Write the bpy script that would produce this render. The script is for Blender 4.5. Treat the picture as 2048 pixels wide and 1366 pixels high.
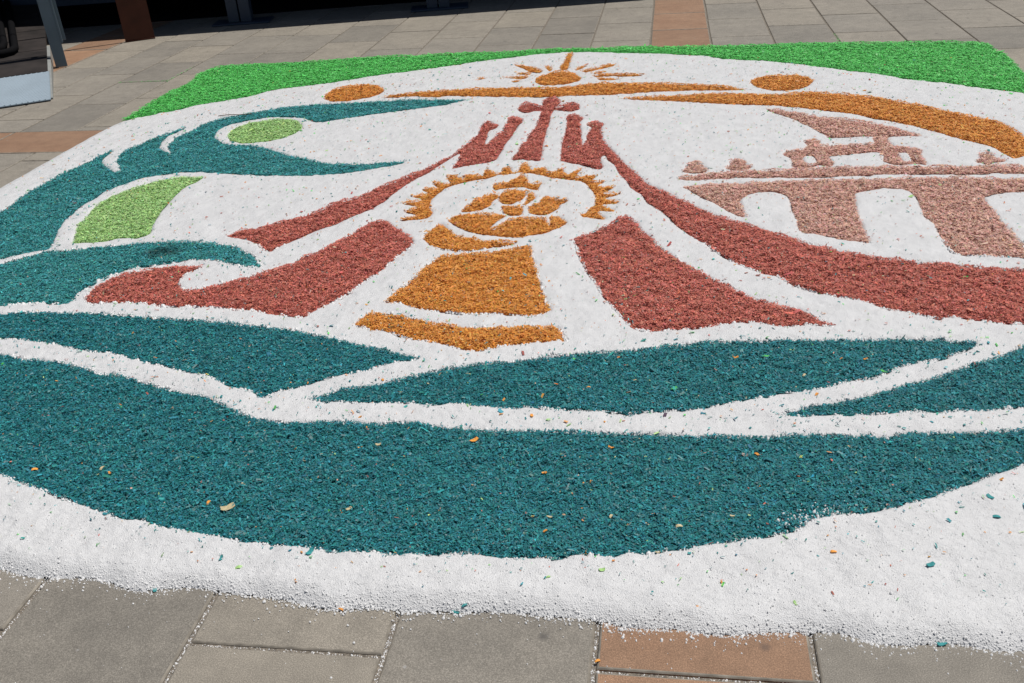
import bpy, math, random
import numpy as np
from mathutils import Matrix, Vector
from mathutils.geometry import tessellate_polygon

for o in list(bpy.data.objects):
    bpy.data.objects.remove(o)
scene = bpy.context.scene
col = scene.collection
rng = np.random.default_rng(7)
random.seed(7)

# ------------------------------------------------------------------ camera
CAM_H = 1.38
YAW, PITCH, ROLL = -0.18095736, 0.49946658, -0.07463314
fw = Vector((math.sin(YAW) * math.cos(PITCH), math.cos(YAW) * math.cos(PITCH), -math.sin(PITCH)))
r0 = Vector((math.cos(YAW), -math.sin(YAW), 0))
u0 = r0.cross(fw)
rt = r0 * math.cos(ROLL) + u0 * math.sin(ROLL)
up = -r0 * math.sin(ROLL) + u0 * math.cos(ROLL)
cam_data = bpy.data.cameras.new('camera')
cam = bpy.data.objects.new('camera', cam_data)
col.objects.link(cam)
cam.matrix_world = Matrix(((rt.x, up.x, -fw.x, 0), (rt.y, up.y, -fw.y, 0), (rt.z, up.z, -fw.z, CAM_H), (0, 0, 0, 1)))
cam_data.sensor_width = 36
cam_data.lens = 36 * 1909.86 / 2048
cam_data.clip_start = 0.05
cam_data.clip_end = 800
scene.camera = cam

# ------------------------------------------------------------------ sky, sun, exposure
SUN_EL, SUN_AZ = math.radians(66), math.radians(33)      # azimuth measured from +x towards +y
sun_dir = Vector((math.cos(SUN_EL) * math.cos(SUN_AZ), math.cos(SUN_EL) * math.sin(SUN_AZ), math.sin(SUN_EL)))
world = bpy.data.worlds.new('World')
scene.world = world
world.use_nodes = True
wt = world.node_tree
wt.nodes.clear()
sky = wt.nodes.new('ShaderNodeTexSky')
sky.sky_type = 'NISHITA'
sky.sun_disc = False
sky.sun_elevation = SUN_EL
sky.sun_rotation = math.pi / 2 - SUN_AZ
bgn = wt.nodes.new('ShaderNodeBackground')
bgn.inputs['Strength'].default_value = 0.05
wo = wt.nodes.new('ShaderNodeOutputWorld')
wt.links.new(sky.outputs[0], bgn.inputs[0])
wt.links.new(bgn.outputs[0], wo.inputs[0])
sl = bpy.data.lights.new('sun', 'SUN')
sl.energy = 4.8
sl.angle = math.radians(0.53)
sl.color = (1.0, 0.965, 0.91)
so = bpy.data.objects.new('sun', sl)
col.objects.link(so)
so.rotation_euler = sun_dir.to_track_quat('Z', 'Y').to_euler()
so.location = (3, 3, 8)
scene.view_settings.view_transform = 'Standard'
scene.view_settings.look = 'None'
scene.view_settings.exposure = -0.48
scene.view_settings.gamma = 1.0
scene.view_settings.use_curve_mapping = False

# ------------------------------------------------------------------ traced outlines, metres on the ground
POLYS = {
    'green_border': [(-3.083, 4.999), (-3.087, 5.181), (-3.096, 5.408), (-3.097, 5.651), (-3.072, 5.744), (-3.078, 5.927), (-3.116, 6.088), (-3.096, 6.249), (-3.069, 6.294), (-2.983, 6.335), (-2.846, 6.345), (-2.66, 6.345), (-2.477, 6.349), (-2.304, 6.381), (-2.131, 6.413), (-1.984, 6.437), (-1.868, 6.442), (-1.686, 6.433), (-1.512, 6.453), (-1.339, 6.472), (-1.203, 6.451), (-1.112, 6.436), (-0.944, 6.471), (-0.773, 6.483), (-0.645, 6.489), (-0.514, 6.46), (-0.388, 6.458), (-0.263, 6.484), (-0.095, 6.448), (0.069, 6.421), (0.232, 6.413), (0.392, 6.393), (0.594, 6.379), (0.786, 6.398), (1.003, 6.376), (1.198, 6.342), (1.376, 6.323), (1.545, 6.305), (1.719, 6.29), (1.748, 6.251), (1.796, 6.261), (1.89, 6.215), (1.882, 5.998), (1.908, 5.959), (1.893, 5.759), (1.876, 5.511), (1.856, 5.213), (1.811, 4.885), (1.753, 5.08), (1.674, 5.128), (1.614, 5.189), (1.537, 5.238), (1.451, 5.318), (1.344, 5.374), (1.243, 5.445), (1.143, 5.542), (1.043, 5.624), (0.938, 5.695), (0.81, 5.791), (0.67, 5.889), (0.56, 5.95), (0.461, 5.978), (0.343, 6.04), (0.224, 6.138), (0.107, 6.181), (-0.012, 6.225), (-0.133, 6.266), (-0.255, 6.285), (-0.381, 6.331), (-0.507, 6.363), (-0.626, 6.382), (-0.76, 6.365), (-0.883, 6.335), (-1.004, 6.291), (-1.124, 6.235), (-1.281, 6.164), (-1.431, 6.072), (-1.584, 6.006), (-1.734, 5.935), (-1.848, 5.889), (-1.957, 5.83), (-2.058, 5.752), (-2.168, 5.708), (-2.314, 5.65), (-2.413, 5.581), (-2.497, 5.478), (-2.587, 5.4), (-2.714, 5.318), (-2.827, 5.211), (-2.942, 5.119), (-3.024, 5.047)],
    'fig_body': [(-1.093, 5.244), (-1.221, 5.258), (-1.373, 5.273), (-1.436, 5.288), (-1.561, 5.274), (-1.709, 5.258), (-1.856, 5.24), (-2.008, 5.236), (-2.115, 5.211), (-2.215, 5.167), (-2.29, 5.12), (-2.337, 5.085), (-2.365, 5.056), (-2.432, 5.016), (-2.491, 4.957), (-2.539, 4.861), (-2.533, 4.8), (-2.547, 4.718), (-2.572, 4.662), (-2.561, 4.549), (-2.532, 4.46), (-2.454, 4.351), (-2.514, 4.396), (-2.586, 4.464), (-2.624, 4.575), (-2.629, 4.689), (-2.611, 4.758), (-2.604, 4.823), (-2.628, 4.796), (-2.653, 4.738), (-2.68, 4.659), (-2.713, 4.593), (-2.724, 4.516), (-2.748, 4.452), (-2.75, 4.389), (-2.73, 4.326), (-2.703, 4.243), (-2.652, 4.182), (-2.594, 4.093), (-2.632, 4.095), (-2.711, 4.166), (-2.773, 4.227), (-2.801, 4.289), (-2.817, 4.382), (-2.824, 4.44), (-2.848, 4.374), (-2.853, 4.282), (-2.869, 4.213), (-2.887, 4.126), (-2.902, 4.06), (-2.904, 3.998), (-2.9, 3.917), (-2.908, 3.856), (-2.906, 3.771), (-2.893, 3.672), (-2.883, 3.601), (-2.888, 3.57), (-2.961, 3.303), (-2.928, 3.049), (-2.802, 2.781), (-2.734, 2.965), (-2.545, 3.062), (-2.489, 3.101), (-2.43, 3.138), (-2.391, 3.165), (-2.428, 3.242), (-2.466, 3.323), (-2.502, 3.421), (-2.522, 3.494), (-2.521, 3.554), (-2.533, 3.646), (-2.526, 3.71), (-2.522, 3.791), (-2.505, 3.875), (-2.468, 3.926), (-2.435, 3.987), (-2.373, 4.029), (-2.282, 4.071), (-2.176, 4.066), (-2.078, 4.048), (-1.976, 4.033), (-1.854, 4.009), (-1.737, 3.992), (-1.643, 3.987), (-1.556, 4.001), (-1.471, 4.02), (-1.387, 4.046), (-1.305, 4.078), (-1.253, 4.112), (-1.202, 4.151), (-1.213, 4.169), (-1.297, 4.16), (-1.386, 4.146), (-1.478, 4.142), (-1.557, 4.155), (-1.653, 4.198), (-1.736, 4.251), (-1.834, 4.306), (-1.929, 4.382), (-2.019, 4.44), (-2.102, 4.477), (-2.082, 4.469), (-2.142, 4.479), (-2.218, 4.495), (-2.287, 4.543), (-2.356, 4.637), (-2.384, 4.731), (-2.383, 4.814), (-2.344, 4.896), (-2.269, 4.945), (-2.202, 4.984), (-2.133, 4.999), (-2.053, 4.984), (-1.985, 4.96), (-1.925, 4.915), (-1.868, 4.876), (-1.838, 4.874), (-1.798, 4.904), (-1.72, 4.935), (-1.626, 4.984), (-1.53, 5.031), (-1.429, 5.062), (-1.329, 5.097), (-1.232, 5.153), (-1.156, 5.212)],
    'fig_head': [(-2.289, 4.655), (-2.235, 4.561), (-2.17, 4.524), (-2.091, 4.519), (-2.022, 4.536), (-1.968, 4.576), (-1.925, 4.651), (-1.911, 4.73), (-1.93, 4.814), (-1.982, 4.891), (-2.052, 4.941), (-2.123, 4.952), (-2.196, 4.928), (-2.262, 4.889), (-2.3, 4.819), (-2.306, 4.737)],
    'fig_sash': [(-2.326, 3.209), (-2.363, 3.295), (-2.419, 3.406), (-2.423, 3.477), (-2.462, 3.598), (-2.462, 3.684), (-2.449, 3.772), (-2.417, 3.83), (-2.376, 3.896), (-2.331, 3.947), (-2.277, 3.98), (-2.231, 4.005), (-2.179, 3.988), (-2.125, 3.996), (-2.133, 3.93), (-2.154, 3.854), (-2.151, 3.77), (-2.143, 3.666), (-2.127, 3.574), (-2.102, 3.471), (-2.076, 3.386), (-2.042, 3.297), (-2.082, 3.262), (-2.146, 3.268), (-2.186, 3.24), (-2.261, 3.225)],
    'wave_hook': [(-2.65, 2.824), (-2.515, 3.016), (-2.48, 3.046), (-2.445, 3.076), (-2.41, 3.106), (-2.398, 3.131), (-2.33, 3.137), (-2.272, 3.149), (-2.204, 3.174), (-2.132, 3.192), (-2.06, 3.211), (-1.985, 3.223), (-1.905, 3.224), (-1.824, 3.224), (-1.738, 3.21), (-1.66, 3.188), (-1.59, 3.145), (-1.532, 3.102), (-1.472, 3.038), (-1.444, 2.981), (-1.52, 2.998), (-1.578, 3.017), (-1.638, 3.041), (-1.694, 3.052), (-1.746, 3.056), (-1.797, 3.033), (-1.852, 3.01), (-1.917, 2.987), (-1.972, 2.964), (-1.993, 2.919), (-2.02, 2.875), (-2.029, 2.822), (-2.042, 2.774), (-2.033, 2.719), (-2.04, 2.689), (-2.081, 2.685), (-2.146, 2.687), (-2.214, 2.679), (-2.279, 2.666), (-2.52, 2.624)],
    'wing_left': [(-1.993, 2.729), (-2.001, 2.806), (-1.988, 2.854), (-1.971, 2.897), (-1.942, 2.936), (-1.887, 2.958), (-1.838, 2.981), (-1.77, 2.998), (-1.699, 2.987), (-1.673, 2.995), (-1.689, 2.964), (-1.713, 2.931), (-1.72, 2.893), (-1.707, 2.85), (-1.675, 2.809), (-1.637, 2.789), (-1.599, 2.801), (-1.553, 2.836), (-1.497, 2.873), (-1.452, 2.905), (-1.413, 2.954), (-1.368, 2.987), (-1.325, 3.032), (-1.322, 3.078), (-1.282, 3.107), (-1.256, 3.179), (-1.231, 3.228), (-1.199, 3.29), (-1.177, 3.375), (-1.16, 3.397), (-1.146, 3.43), (-1.102, 3.433), (-1.062, 3.382), (-1.004, 3.315), (-0.956, 3.264), (-0.934, 3.214), (-0.934, 3.164), (-0.96, 3.094), (-0.976, 3.026), (-0.993, 2.949), (-1.022, 2.886), (-1.04, 2.824), (-1.061, 2.76), (-1.081, 2.721), (-1.111, 2.678), (-1.135, 2.631), (-1.142, 2.602), (-1.171, 2.599), (-1.228, 2.612), (-1.286, 2.624), (-1.359, 2.651), (-1.401, 2.645), (-1.468, 2.663), (-1.539, 2.67), (-1.596, 2.673), (-1.683, 2.67), (-1.765, 2.693), (-1.885, 2.696), (-1.94, 2.683), (-1.971, 2.695)],
    'tower_left': [(-1.709, 3.284), (-1.67, 3.345), (-1.61, 3.357), (-1.552, 3.418), (-1.499, 3.451), (-1.447, 3.506), (-1.403, 3.556), (-1.367, 3.651), (-1.315, 3.665), (-1.278, 3.733), (-1.25, 3.795), (-1.223, 3.843), (-1.178, 3.891), (-1.136, 3.956), (-1.101, 4.033), (-1.057, 4.102), (-1.018, 4.201), (-0.984, 4.275), (-0.979, 4.337), (-0.957, 4.416), (-0.927, 4.571), (-0.94, 4.715), (-0.925, 4.806), (-0.853, 4.736), (-0.855, 4.686), (-0.888, 4.644), (-0.872, 4.421), (-0.855, 4.409), (-0.818, 4.617), (-0.811, 4.762), (-0.815, 4.856), (-0.8, 4.89), (-0.743, 4.826), (-0.734, 4.779), (-0.751, 4.734), (-0.753, 4.569), (-0.769, 4.383), (-0.773, 4.247), (-0.777, 4.163), (-0.84, 4.112), (-0.901, 4.088), (-0.957, 4.047), (-0.953, 4.145), (-0.954, 4.258), (-0.954, 4.287), (-0.976, 4.259), (-1.002, 4.176), (-1.027, 4.095), (-1.049, 4.007), (-1.079, 3.957), (-1.111, 3.874), (-1.157, 3.716), (-1.168, 3.638), (-1.204, 3.551), (-1.248, 3.481), (-1.303, 3.399), (-1.359, 3.327), (-1.403, 3.244), (-1.442, 3.182), (-1.463, 3.128), (-1.493, 3.14), (-1.548, 3.202), (-1.608, 3.246), (-1.662, 3.262)],
    'tower_cross': [(-0.671, 5.115), (-0.675, 5.181), (-0.649, 5.237), (-0.606, 5.227), (-0.577, 5.158), (-0.579, 5.106), (-0.602, 5.057), (-0.593, 5.044), (-0.559, 5.04), (-0.537, 5.102), (-0.504, 5.125), (-0.469, 5.07), (-0.462, 4.994), (-0.49, 4.959), (-0.529, 4.951), (-0.566, 4.979), (-0.595, 4.994), (-0.605, 4.897), (-0.595, 4.778), (-0.593, 4.622), (-0.588, 4.494), (-0.585, 4.391), (-0.575, 4.274), (-0.568, 4.147), (-0.623, 4.164), (-0.65, 4.184), (-0.702, 4.159), (-0.687, 4.28), (-0.688, 4.378), (-0.665, 4.437), (-0.673, 4.542), (-0.654, 4.648), (-0.651, 4.783), (-0.657, 4.938), (-0.656, 4.987), (-0.696, 4.979), (-0.739, 4.946), (-0.788, 5), (-0.786, 5.088), (-0.766, 5.143), (-0.726, 5.113), (-0.687, 5.073), (-0.654, 5.062)],
    'tower_right': [(-0.514, 4.83), (-0.502, 4.876), (-0.471, 4.897), (-0.425, 4.822), (-0.439, 4.754), (-0.417, 4.565), (-0.405, 4.419), (-0.391, 4.359), (-0.38, 4.418), (-0.381, 4.541), (-0.37, 4.648), (-0.399, 4.699), (-0.38, 4.749), (-0.348, 4.753), (-0.312, 4.705), (-0.326, 4.655), (-0.315, 4.536), (-0.298, 4.412), (-0.274, 4.351), (-0.245, 4.254), (-0.211, 4.159), (-0.179, 4.069), (-0.142, 3.982), (-0.107, 3.882), (-0.069, 3.801), (-0.021, 3.743), (0.025, 3.674), (0.08, 3.601), (0.127, 3.53), (0.182, 3.456), (0.241, 3.409), (0.307, 3.357), (0.358, 3.301), (0.42, 3.253), (0.479, 3.194), (0.538, 3.149), (0.604, 3.114), (0.651, 3.092), (0.702, 3.06), (0.761, 3.05), (0.816, 3.024), (0.894, 3.015), (0.967, 2.993), (1.041, 2.981), (1.125, 2.969), (1.411, 2.945), (1.635, 2.909), (1.478, 2.553), (1.265, 2.557), (1.017, 2.604), (0.97, 2.595), (0.931, 2.606), (0.873, 2.621), (0.841, 2.636), (0.81, 2.64), (0.791, 2.619), (0.777, 2.635), (0.738, 2.655), (0.698, 2.671), (0.658, 2.687), (0.623, 2.721), (0.572, 2.751), (0.507, 2.777), (0.465, 2.804), (0.422, 2.836), (0.393, 2.869), (0.358, 2.923), (0.319, 2.937), (0.29, 2.967), (0.251, 3.003), (0.212, 3.056), (0.176, 3.111), (0.135, 3.202), (0.086, 3.267), (0.041, 3.353), (0.01, 3.453), (-0.034, 3.535), (-0.075, 3.606), (-0.103, 3.701), (-0.141, 3.77), (-0.172, 3.881), (-0.203, 3.964), (-0.231, 4.086), (-0.262, 4.144), (-0.271, 4.199), (-0.287, 4.228), (-0.297, 4.155), (-0.278, 4.039), (-0.293, 4.009), (-0.336, 4.06), (-0.401, 4.098), (-0.474, 4.138), (-0.484, 4.268), (-0.494, 4.426), (-0.493, 4.571), (-0.5, 4.748)],
    'wing_right': [(-0.336, 3.234), (-0.305, 3.264), (-0.261, 3.307), (-0.217, 3.363), (-0.182, 3.433), (-0.154, 3.466), (-0.128, 3.419), (-0.108, 3.38), (-0.092, 3.317), (-0.058, 3.251), (-0.032, 3.18), (0.005, 3.112), (0.04, 3.057), (0.082, 2.988), (0.123, 2.937), (0.158, 2.882), (0.201, 2.849), (0.231, 2.802), (0.274, 2.747), (0.311, 2.726), (0.347, 2.7), (0.402, 2.679), (0.434, 2.637), (0.466, 2.597), (0.49, 2.565), (0.446, 2.58), (0.41, 2.587), (0.372, 2.57), (0.342, 2.562), (0.306, 2.577), (0.263, 2.597), (0.226, 2.592), (0.169, 2.578), (0.112, 2.553), (0.056, 2.547), (-0.001, 2.538), (-0.042, 2.529), (-0.084, 2.54), (-0.108, 2.572), (-0.142, 2.64), (-0.174, 2.71), (-0.197, 2.765), (-0.224, 2.85), (-0.255, 2.93), (-0.296, 3.058), (-0.319, 3.171)],
    'br_roof': [(0.49, 4.891), (0.54, 4.894), (0.625, 4.816), (0.708, 4.752), (0.798, 4.711), (0.875, 4.672), (0.952, 4.612), (1.025, 4.544), (1.092, 4.458), (1.131, 4.397), (1.055, 4.412), (0.988, 4.407), (0.923, 4.412), (0.835, 4.418), (0.728, 4.412), (0.695, 4.508), (0.65, 4.616), (0.587, 4.741), (0.529, 4.836)],
    'br_tower': [(0.498, 4.169), (0.517, 4.222), (0.561, 4.229), (0.602, 4.253), (0.621, 4.299), (0.606, 4.357), (0.652, 4.392), (0.681, 4.357), (0.668, 4.296), (0.693, 4.281), (0.76, 4.29), (0.843, 4.297), (0.904, 4.308), (0.916, 4.345), (0.906, 4.365), (0.934, 4.411), (0.981, 4.402), (0.966, 4.351), (0.976, 4.285), (1.002, 4.256), (1.047, 4.244), (1.08, 4.197), (1.061, 4.136), (1.062, 4.068), (1.062, 4.01), (1.018, 4.029), (0.953, 4.007), (0.921, 4.025), (0.902, 4.06), (0.913, 4.145), (0.907, 4.189), (0.851, 4.184), (0.763, 4.163), (0.692, 4.149), (0.68, 4.106), (0.697, 4.054), (0.682, 4.005), (0.639, 4.032), (0.582, 3.993), (0.546, 3.995), (0.519, 4.013), (0.53, 4.063), (0.529, 4.132)],
    'br_tower_h1': [(0.576, 4.121), (0.598, 4.167), (0.632, 4.144), (0.628, 4.058), (0.597, 4.026), (0.577, 4.06)],
    'br_tower_h2': [(0.974, 4.18), (1.017, 4.17), (1.015, 4.062), (0.983, 4.052), (0.971, 4.098)],
    'br_tree1': [(0.063, 3.96), (0.091, 4.035), (0.086, 4.069), (0.12, 4.102), (0.152, 4.066), (0.145, 4.032), (0.17, 3.997), (0.165, 3.964), (0.116, 3.95)],
    'br_tree2': [(0.243, 3.993), (0.27, 4.051), (0.266, 4.077), (0.296, 4.119), (0.333, 4.108), (0.334, 4.048), (0.362, 4.021), (0.336, 3.989), (0.288, 3.979)],
    'br_tree3': [(1.252, 4.024), (1.289, 4.089), (1.29, 4.131), (1.335, 4.146), (1.348, 4.12), (1.343, 4.086), (1.381, 4.059), (1.362, 4.027), (1.33, 4.037), (1.29, 3.998), (1.277, 4.023)],
    'br_deck': [(0.041, 3.864), (0.049, 3.904), (0.137, 3.924), (0.254, 3.951), (0.36, 3.963), (0.465, 3.966), (0.57, 3.977), (0.675, 3.988), (0.792, 3.991), (0.92, 3.989), (1.068, 3.982), (1.217, 3.981), (1.34, 3.984), (1.423, 3.97), (1.786, 3.941), (1.749, 3.841), (1.398, 3.887), (1.29, 3.892), (1.193, 3.887), (1.05, 3.898), (0.902, 3.897), (0.801, 3.889), (0.65, 3.88), (0.523, 3.875), (0.395, 3.877), (0.302, 3.874), (0.198, 3.865), (0.094, 3.857)],
    'br_arcade': [(0.056, 3.781), (0.119, 3.798), (0.196, 3.806), (0.299, 3.814), (0.401, 3.826), (0.503, 3.829), (0.604, 3.84), (0.768, 3.838), (0.891, 3.839), (1.016, 3.853), (1.133, 3.841), (1.273, 3.827), (1.379, 3.822), (1.749, 3.795), (1.693, 3.649), (1.338, 3.684), (1.267, 3.675), (1.217, 3.656), (1.174, 3.626), (1.175, 3.569), (1.176, 3.49), (1.173, 3.402), (1.175, 3.318), (1.177, 3.238), (1.182, 3.16), (1.178, 3.064), (1.138, 3.064), (1.104, 3.069), (1.048, 3.08), (0.99, 3.083), (0.938, 3.101), (0.936, 3.162), (0.941, 3.275), (0.942, 3.37), (0.927, 3.445), (0.936, 3.549), (0.943, 3.644), (0.926, 3.701), (0.893, 3.724), (0.838, 3.733), (0.783, 3.721), (0.74, 3.694), (0.716, 3.666), (0.71, 3.582), (0.7, 3.502), (0.696, 3.412), (0.695, 3.338), (0.692, 3.267), (0.696, 3.187), (0.659, 3.198), (0.603, 3.222), (0.564, 3.251), (0.524, 3.281), (0.485, 3.281), (0.47, 3.33), (0.476, 3.404), (0.47, 3.495), (0.473, 3.589), (0.47, 3.66), (0.454, 3.689), (0.421, 3.705), (0.412, 3.712), (0.367, 3.71), (0.326, 3.686), (0.29, 3.637), (0.284, 3.581), (0.289, 3.499), (0.296, 3.434), (0.263, 3.46), (0.232, 3.501), (0.187, 3.584), (0.15, 3.641), (0.121, 3.686), (0.092, 3.746)],
    'or_head1': [(-1.982, 5.351), (-2.01, 5.455), (-2.004, 5.559), (-1.957, 5.614), (-1.89, 5.662), (-1.812, 5.675), (-1.733, 5.625), (-1.673, 5.536), (-1.665, 5.461), (-1.698, 5.384), (-1.759, 5.328), (-1.84, 5.288), (-1.92, 5.297)],
    'or_body1': [(-1.634, 5.343), (-1.591, 5.389), (-1.485, 5.427), (-1.377, 5.458), (-1.264, 5.469), (-1.114, 5.481), (-1.002, 5.488), (-0.962, 5.484), (-0.85, 5.485), (-0.734, 5.457), (-0.645, 5.456), (-0.545, 5.479), (-0.459, 5.513), (-0.335, 5.527), (-0.225, 5.499), (-0.116, 5.492), (-0.008, 5.479), (0.098, 5.446), (0.202, 5.419), (0.338, 5.361), (0.419, 5.289), (0.335, 5.293), (0.199, 5.303), (0.062, 5.31), (-0.042, 5.308), (-0.147, 5.292), (-0.251, 5.277), (-0.355, 5.261), (-0.497, 5.263), (-0.64, 5.27), (-0.784, 5.274), (-0.932, 5.29), (-1.084, 5.318), (-1.24, 5.351), (-1.309, 5.322), (-1.43, 5.355), (-1.542, 5.347)],
    'sun_disc': [(-0.778, 5.641), (-0.778, 5.694), (-0.751, 5.745), (-0.712, 5.808), (-0.656, 5.851), (-0.607, 5.836), (-0.549, 5.773), (-0.507, 5.673), (-0.514, 5.596), (-0.555, 5.549), (-0.604, 5.53), (-0.666, 5.517), (-0.718, 5.523), (-0.757, 5.574)],
    'sun_ray0': [(-0.65, 5.898), (-0.657, 6), (-0.643, 6.132), (-0.649, 6.272), (-0.641, 6.335), (-0.618, 6.325), (-0.615, 6.174), (-0.612, 5.993), (-0.611, 5.878)],
    'sun_ray1': [(-0.752, 5.984), (-0.74, 6.006), (-0.712, 5.935), (-0.706, 5.877), (-0.718, 5.87), (-0.741, 5.919)],
    'sun_ray2': [(-0.964, 6.058), (-0.951, 6.071), (-0.917, 6.031), (-0.864, 6), (-0.801, 5.939), (-0.759, 5.856), (-0.782, 5.84), (-0.833, 5.866), (-0.877, 5.938), (-0.919, 5.993)],
    'sun_ray3': [(-0.923, 5.831), (-0.891, 5.843), (-0.848, 5.826), (-0.825, 5.801), (-0.835, 5.78), (-0.879, 5.802)],
    'sun_ray4': [(-0.989, 5.729), (-0.923, 5.732), (-0.878, 5.748), (-0.834, 5.742), (-0.828, 5.701), (-0.87, 5.687), (-0.918, 5.699)],
    'sun_ray5': [(-1.141, 5.727), (-1.113, 5.745), (-1.086, 5.741), (-1.108, 5.714)],
    'sun_ray6': [(-0.937, 5.627), (-0.91, 5.644), (-0.878, 5.654), (-0.863, 5.639), (-0.893, 5.619)],
    'sun_ray7': [(-0.563, 5.858), (-0.542, 5.926), (-0.512, 5.979), (-0.498, 5.971), (-0.521, 5.917), (-0.546, 5.864)],
    'sun_ray8': [(-0.514, 5.837), (-0.47, 5.873), (-0.426, 5.91), (-0.377, 5.974), (-0.305, 6.023), (-0.341, 5.941), (-0.391, 5.882), (-0.447, 5.828), (-0.498, 5.799)],
    'sun_ray9': [(-0.447, 5.773), (-0.412, 5.801), (-0.347, 5.804), (-0.385, 5.781), (-0.429, 5.754)],
    'sun_ray10': [(-0.438, 5.704), (-0.395, 5.734), (-0.298, 5.732), (-0.214, 5.729), (-0.129, 5.691), (-0.199, 5.673), (-0.295, 5.686), (-0.366, 5.687), (-0.418, 5.683)],
    'sun_ray11': [(-0.415, 5.64), (-0.377, 5.651), (-0.273, 5.612), (-0.329, 5.598), (-0.393, 5.606)],
    'or_head2': [(0.448, 5.455), (0.49, 5.541), (0.552, 5.579), (0.626, 5.585), (0.705, 5.581), (0.765, 5.53), (0.786, 5.443), (0.75, 5.346), (0.687, 5.282), (0.615, 5.256), (0.553, 5.255), (0.495, 5.318), (0.464, 5.379)],
    'or_body2': [(-0.267, 5.179), (-0.157, 5.196), (-0.055, 5.204), (0.048, 5.211), (0.15, 5.227), (0.251, 5.231), (0.384, 5.209), (0.514, 5.181), (0.612, 5.176), (0.746, 5.203), (0.838, 5.172), (0.975, 5.111), (1.061, 5.059), (1.138, 4.978), (1.215, 4.911), (1.287, 4.834), (1.345, 4.761), (1.421, 4.678), (1.487, 4.609), (1.513, 4.546), (1.53, 4.454), (1.539, 4.377), (1.529, 4.235), (1.501, 4.115), (1.463, 4.104), (1.436, 4.081), (1.408, 4.069), (1.397, 4.117), (1.384, 4.195), (1.344, 4.279), (1.286, 4.338), (1.22, 4.419), (1.158, 4.513), (1.083, 4.612), (0.993, 4.683), (0.918, 4.756), (0.836, 4.808), (0.751, 4.85), (0.666, 4.905), (0.576, 4.938), (0.485, 4.983), (0.371, 4.999), (0.244, 5.037), (0.146, 5.066), (0.047, 5.107), (-0.054, 5.125), (-0.156, 5.149)],
    'mo_burst': [(-1.043, 3.435), (-1.015, 3.471), (-0.984, 3.483), (-0.984, 3.502), (-1.05, 3.528), (-1.025, 3.553), (-1.001, 3.572), (-1.014, 3.598), (-1.083, 3.62), (-1.051, 3.639), (-1.005, 3.651), (-1.006, 3.678), (-1.067, 3.705), (-1.036, 3.72), (-0.997, 3.726), (-0.999, 3.754), (-1.04, 3.79), (-1.005, 3.803), (-0.968, 3.795), (-0.965, 3.816), (-1.006, 3.854), (-0.998, 3.876), (-0.968, 3.867), (-0.934, 3.851), (-0.915, 3.858), (-0.962, 3.949), (-0.926, 3.963), (-0.886, 3.916), (-0.866, 3.892), (-0.878, 3.968), (-0.845, 3.974), (-0.817, 3.958), (-0.798, 3.942), (-0.8, 4.042), (-0.762, 4.001), (-0.743, 3.977), (-0.722, 3.991), (-0.723, 4.062), (-0.695, 4.068), (-0.678, 4.005), (-0.65, 4.003), (-0.645, 4.081), (-0.628, 4.112), (-0.609, 4.064), (-0.591, 4.008), (-0.575, 4.023), (-0.533, 4.052), (-0.521, 3.99), (-0.498, 3.989), (-0.452, 4.04), (-0.448, 3.971), (-0.427, 3.955), (-0.387, 4.014), (-0.366, 4.036), (-0.379, 3.975), (-0.391, 3.916), (-0.354, 3.915), (-0.299, 3.942), (-0.304, 3.905), (-0.325, 3.863), (-0.291, 3.858), (-0.248, 3.862), (-0.275, 3.832), (-0.292, 3.798), (-0.258, 3.792), (-0.209, 3.799), (-0.237, 3.761), (-0.268, 3.728), (-0.249, 3.714), (-0.181, 3.705), (-0.223, 3.68), (-0.255, 3.661), (-0.23, 3.641), (-0.174, 3.611), (-0.219, 3.599), (-0.26, 3.596), (-0.24, 3.564), (-0.197, 3.52), (-0.228, 3.514), (-0.264, 3.528), (-0.267, 3.503), (-0.247, 3.472), (-0.226, 3.418), (-0.262, 3.431), (-0.317, 3.456), (-0.342, 3.493), (-0.315, 3.486), (-0.3, 3.528), (-0.281, 3.578), (-0.279, 3.642), (-0.285, 3.695), (-0.303, 3.75), (-0.326, 3.813), (-0.359, 3.864), (-0.405, 3.888), (-0.471, 3.905), (-0.525, 3.937), (-0.585, 3.974), (-0.633, 3.992), (-0.681, 3.974), (-0.731, 3.969), (-0.765, 3.925), (-0.823, 3.905), (-0.868, 3.878), (-0.911, 3.836), (-0.937, 3.794), (-0.955, 3.738), (-0.966, 3.677), (-0.964, 3.623), (-0.955, 3.571), (-0.929, 3.519), (-0.93, 3.469), (-0.954, 3.451), (-0.993, 3.44)],
    'mo_crown': [(-0.731, 3.843), (-0.712, 3.85), (-0.67, 3.862), (-0.666, 3.906), (-0.643, 3.92), (-0.629, 3.967), (-0.596, 3.911), (-0.587, 3.859), (-0.572, 3.837), (-0.523, 3.856), (-0.533, 3.821), (-0.53, 3.758), (-0.56, 3.78), (-0.598, 3.809), (-0.656, 3.804), (-0.688, 3.792), (-0.714, 3.764), (-0.734, 3.829)],
    'mo_veil1': [(-0.815, 3.529), (-0.8, 3.573), (-0.777, 3.651), (-0.742, 3.704), (-0.708, 3.73), (-0.692, 3.709), (-0.688, 3.668), (-0.703, 3.642), (-0.704, 3.59), (-0.714, 3.564), (-0.737, 3.533), (-0.778, 3.528)],
    'mo_head': [(-0.681, 3.668), (-0.682, 3.722), (-0.659, 3.76), (-0.621, 3.768), (-0.583, 3.739), (-0.575, 3.678), (-0.589, 3.639), (-0.608, 3.606), (-0.644, 3.595), (-0.672, 3.628)],
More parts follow.
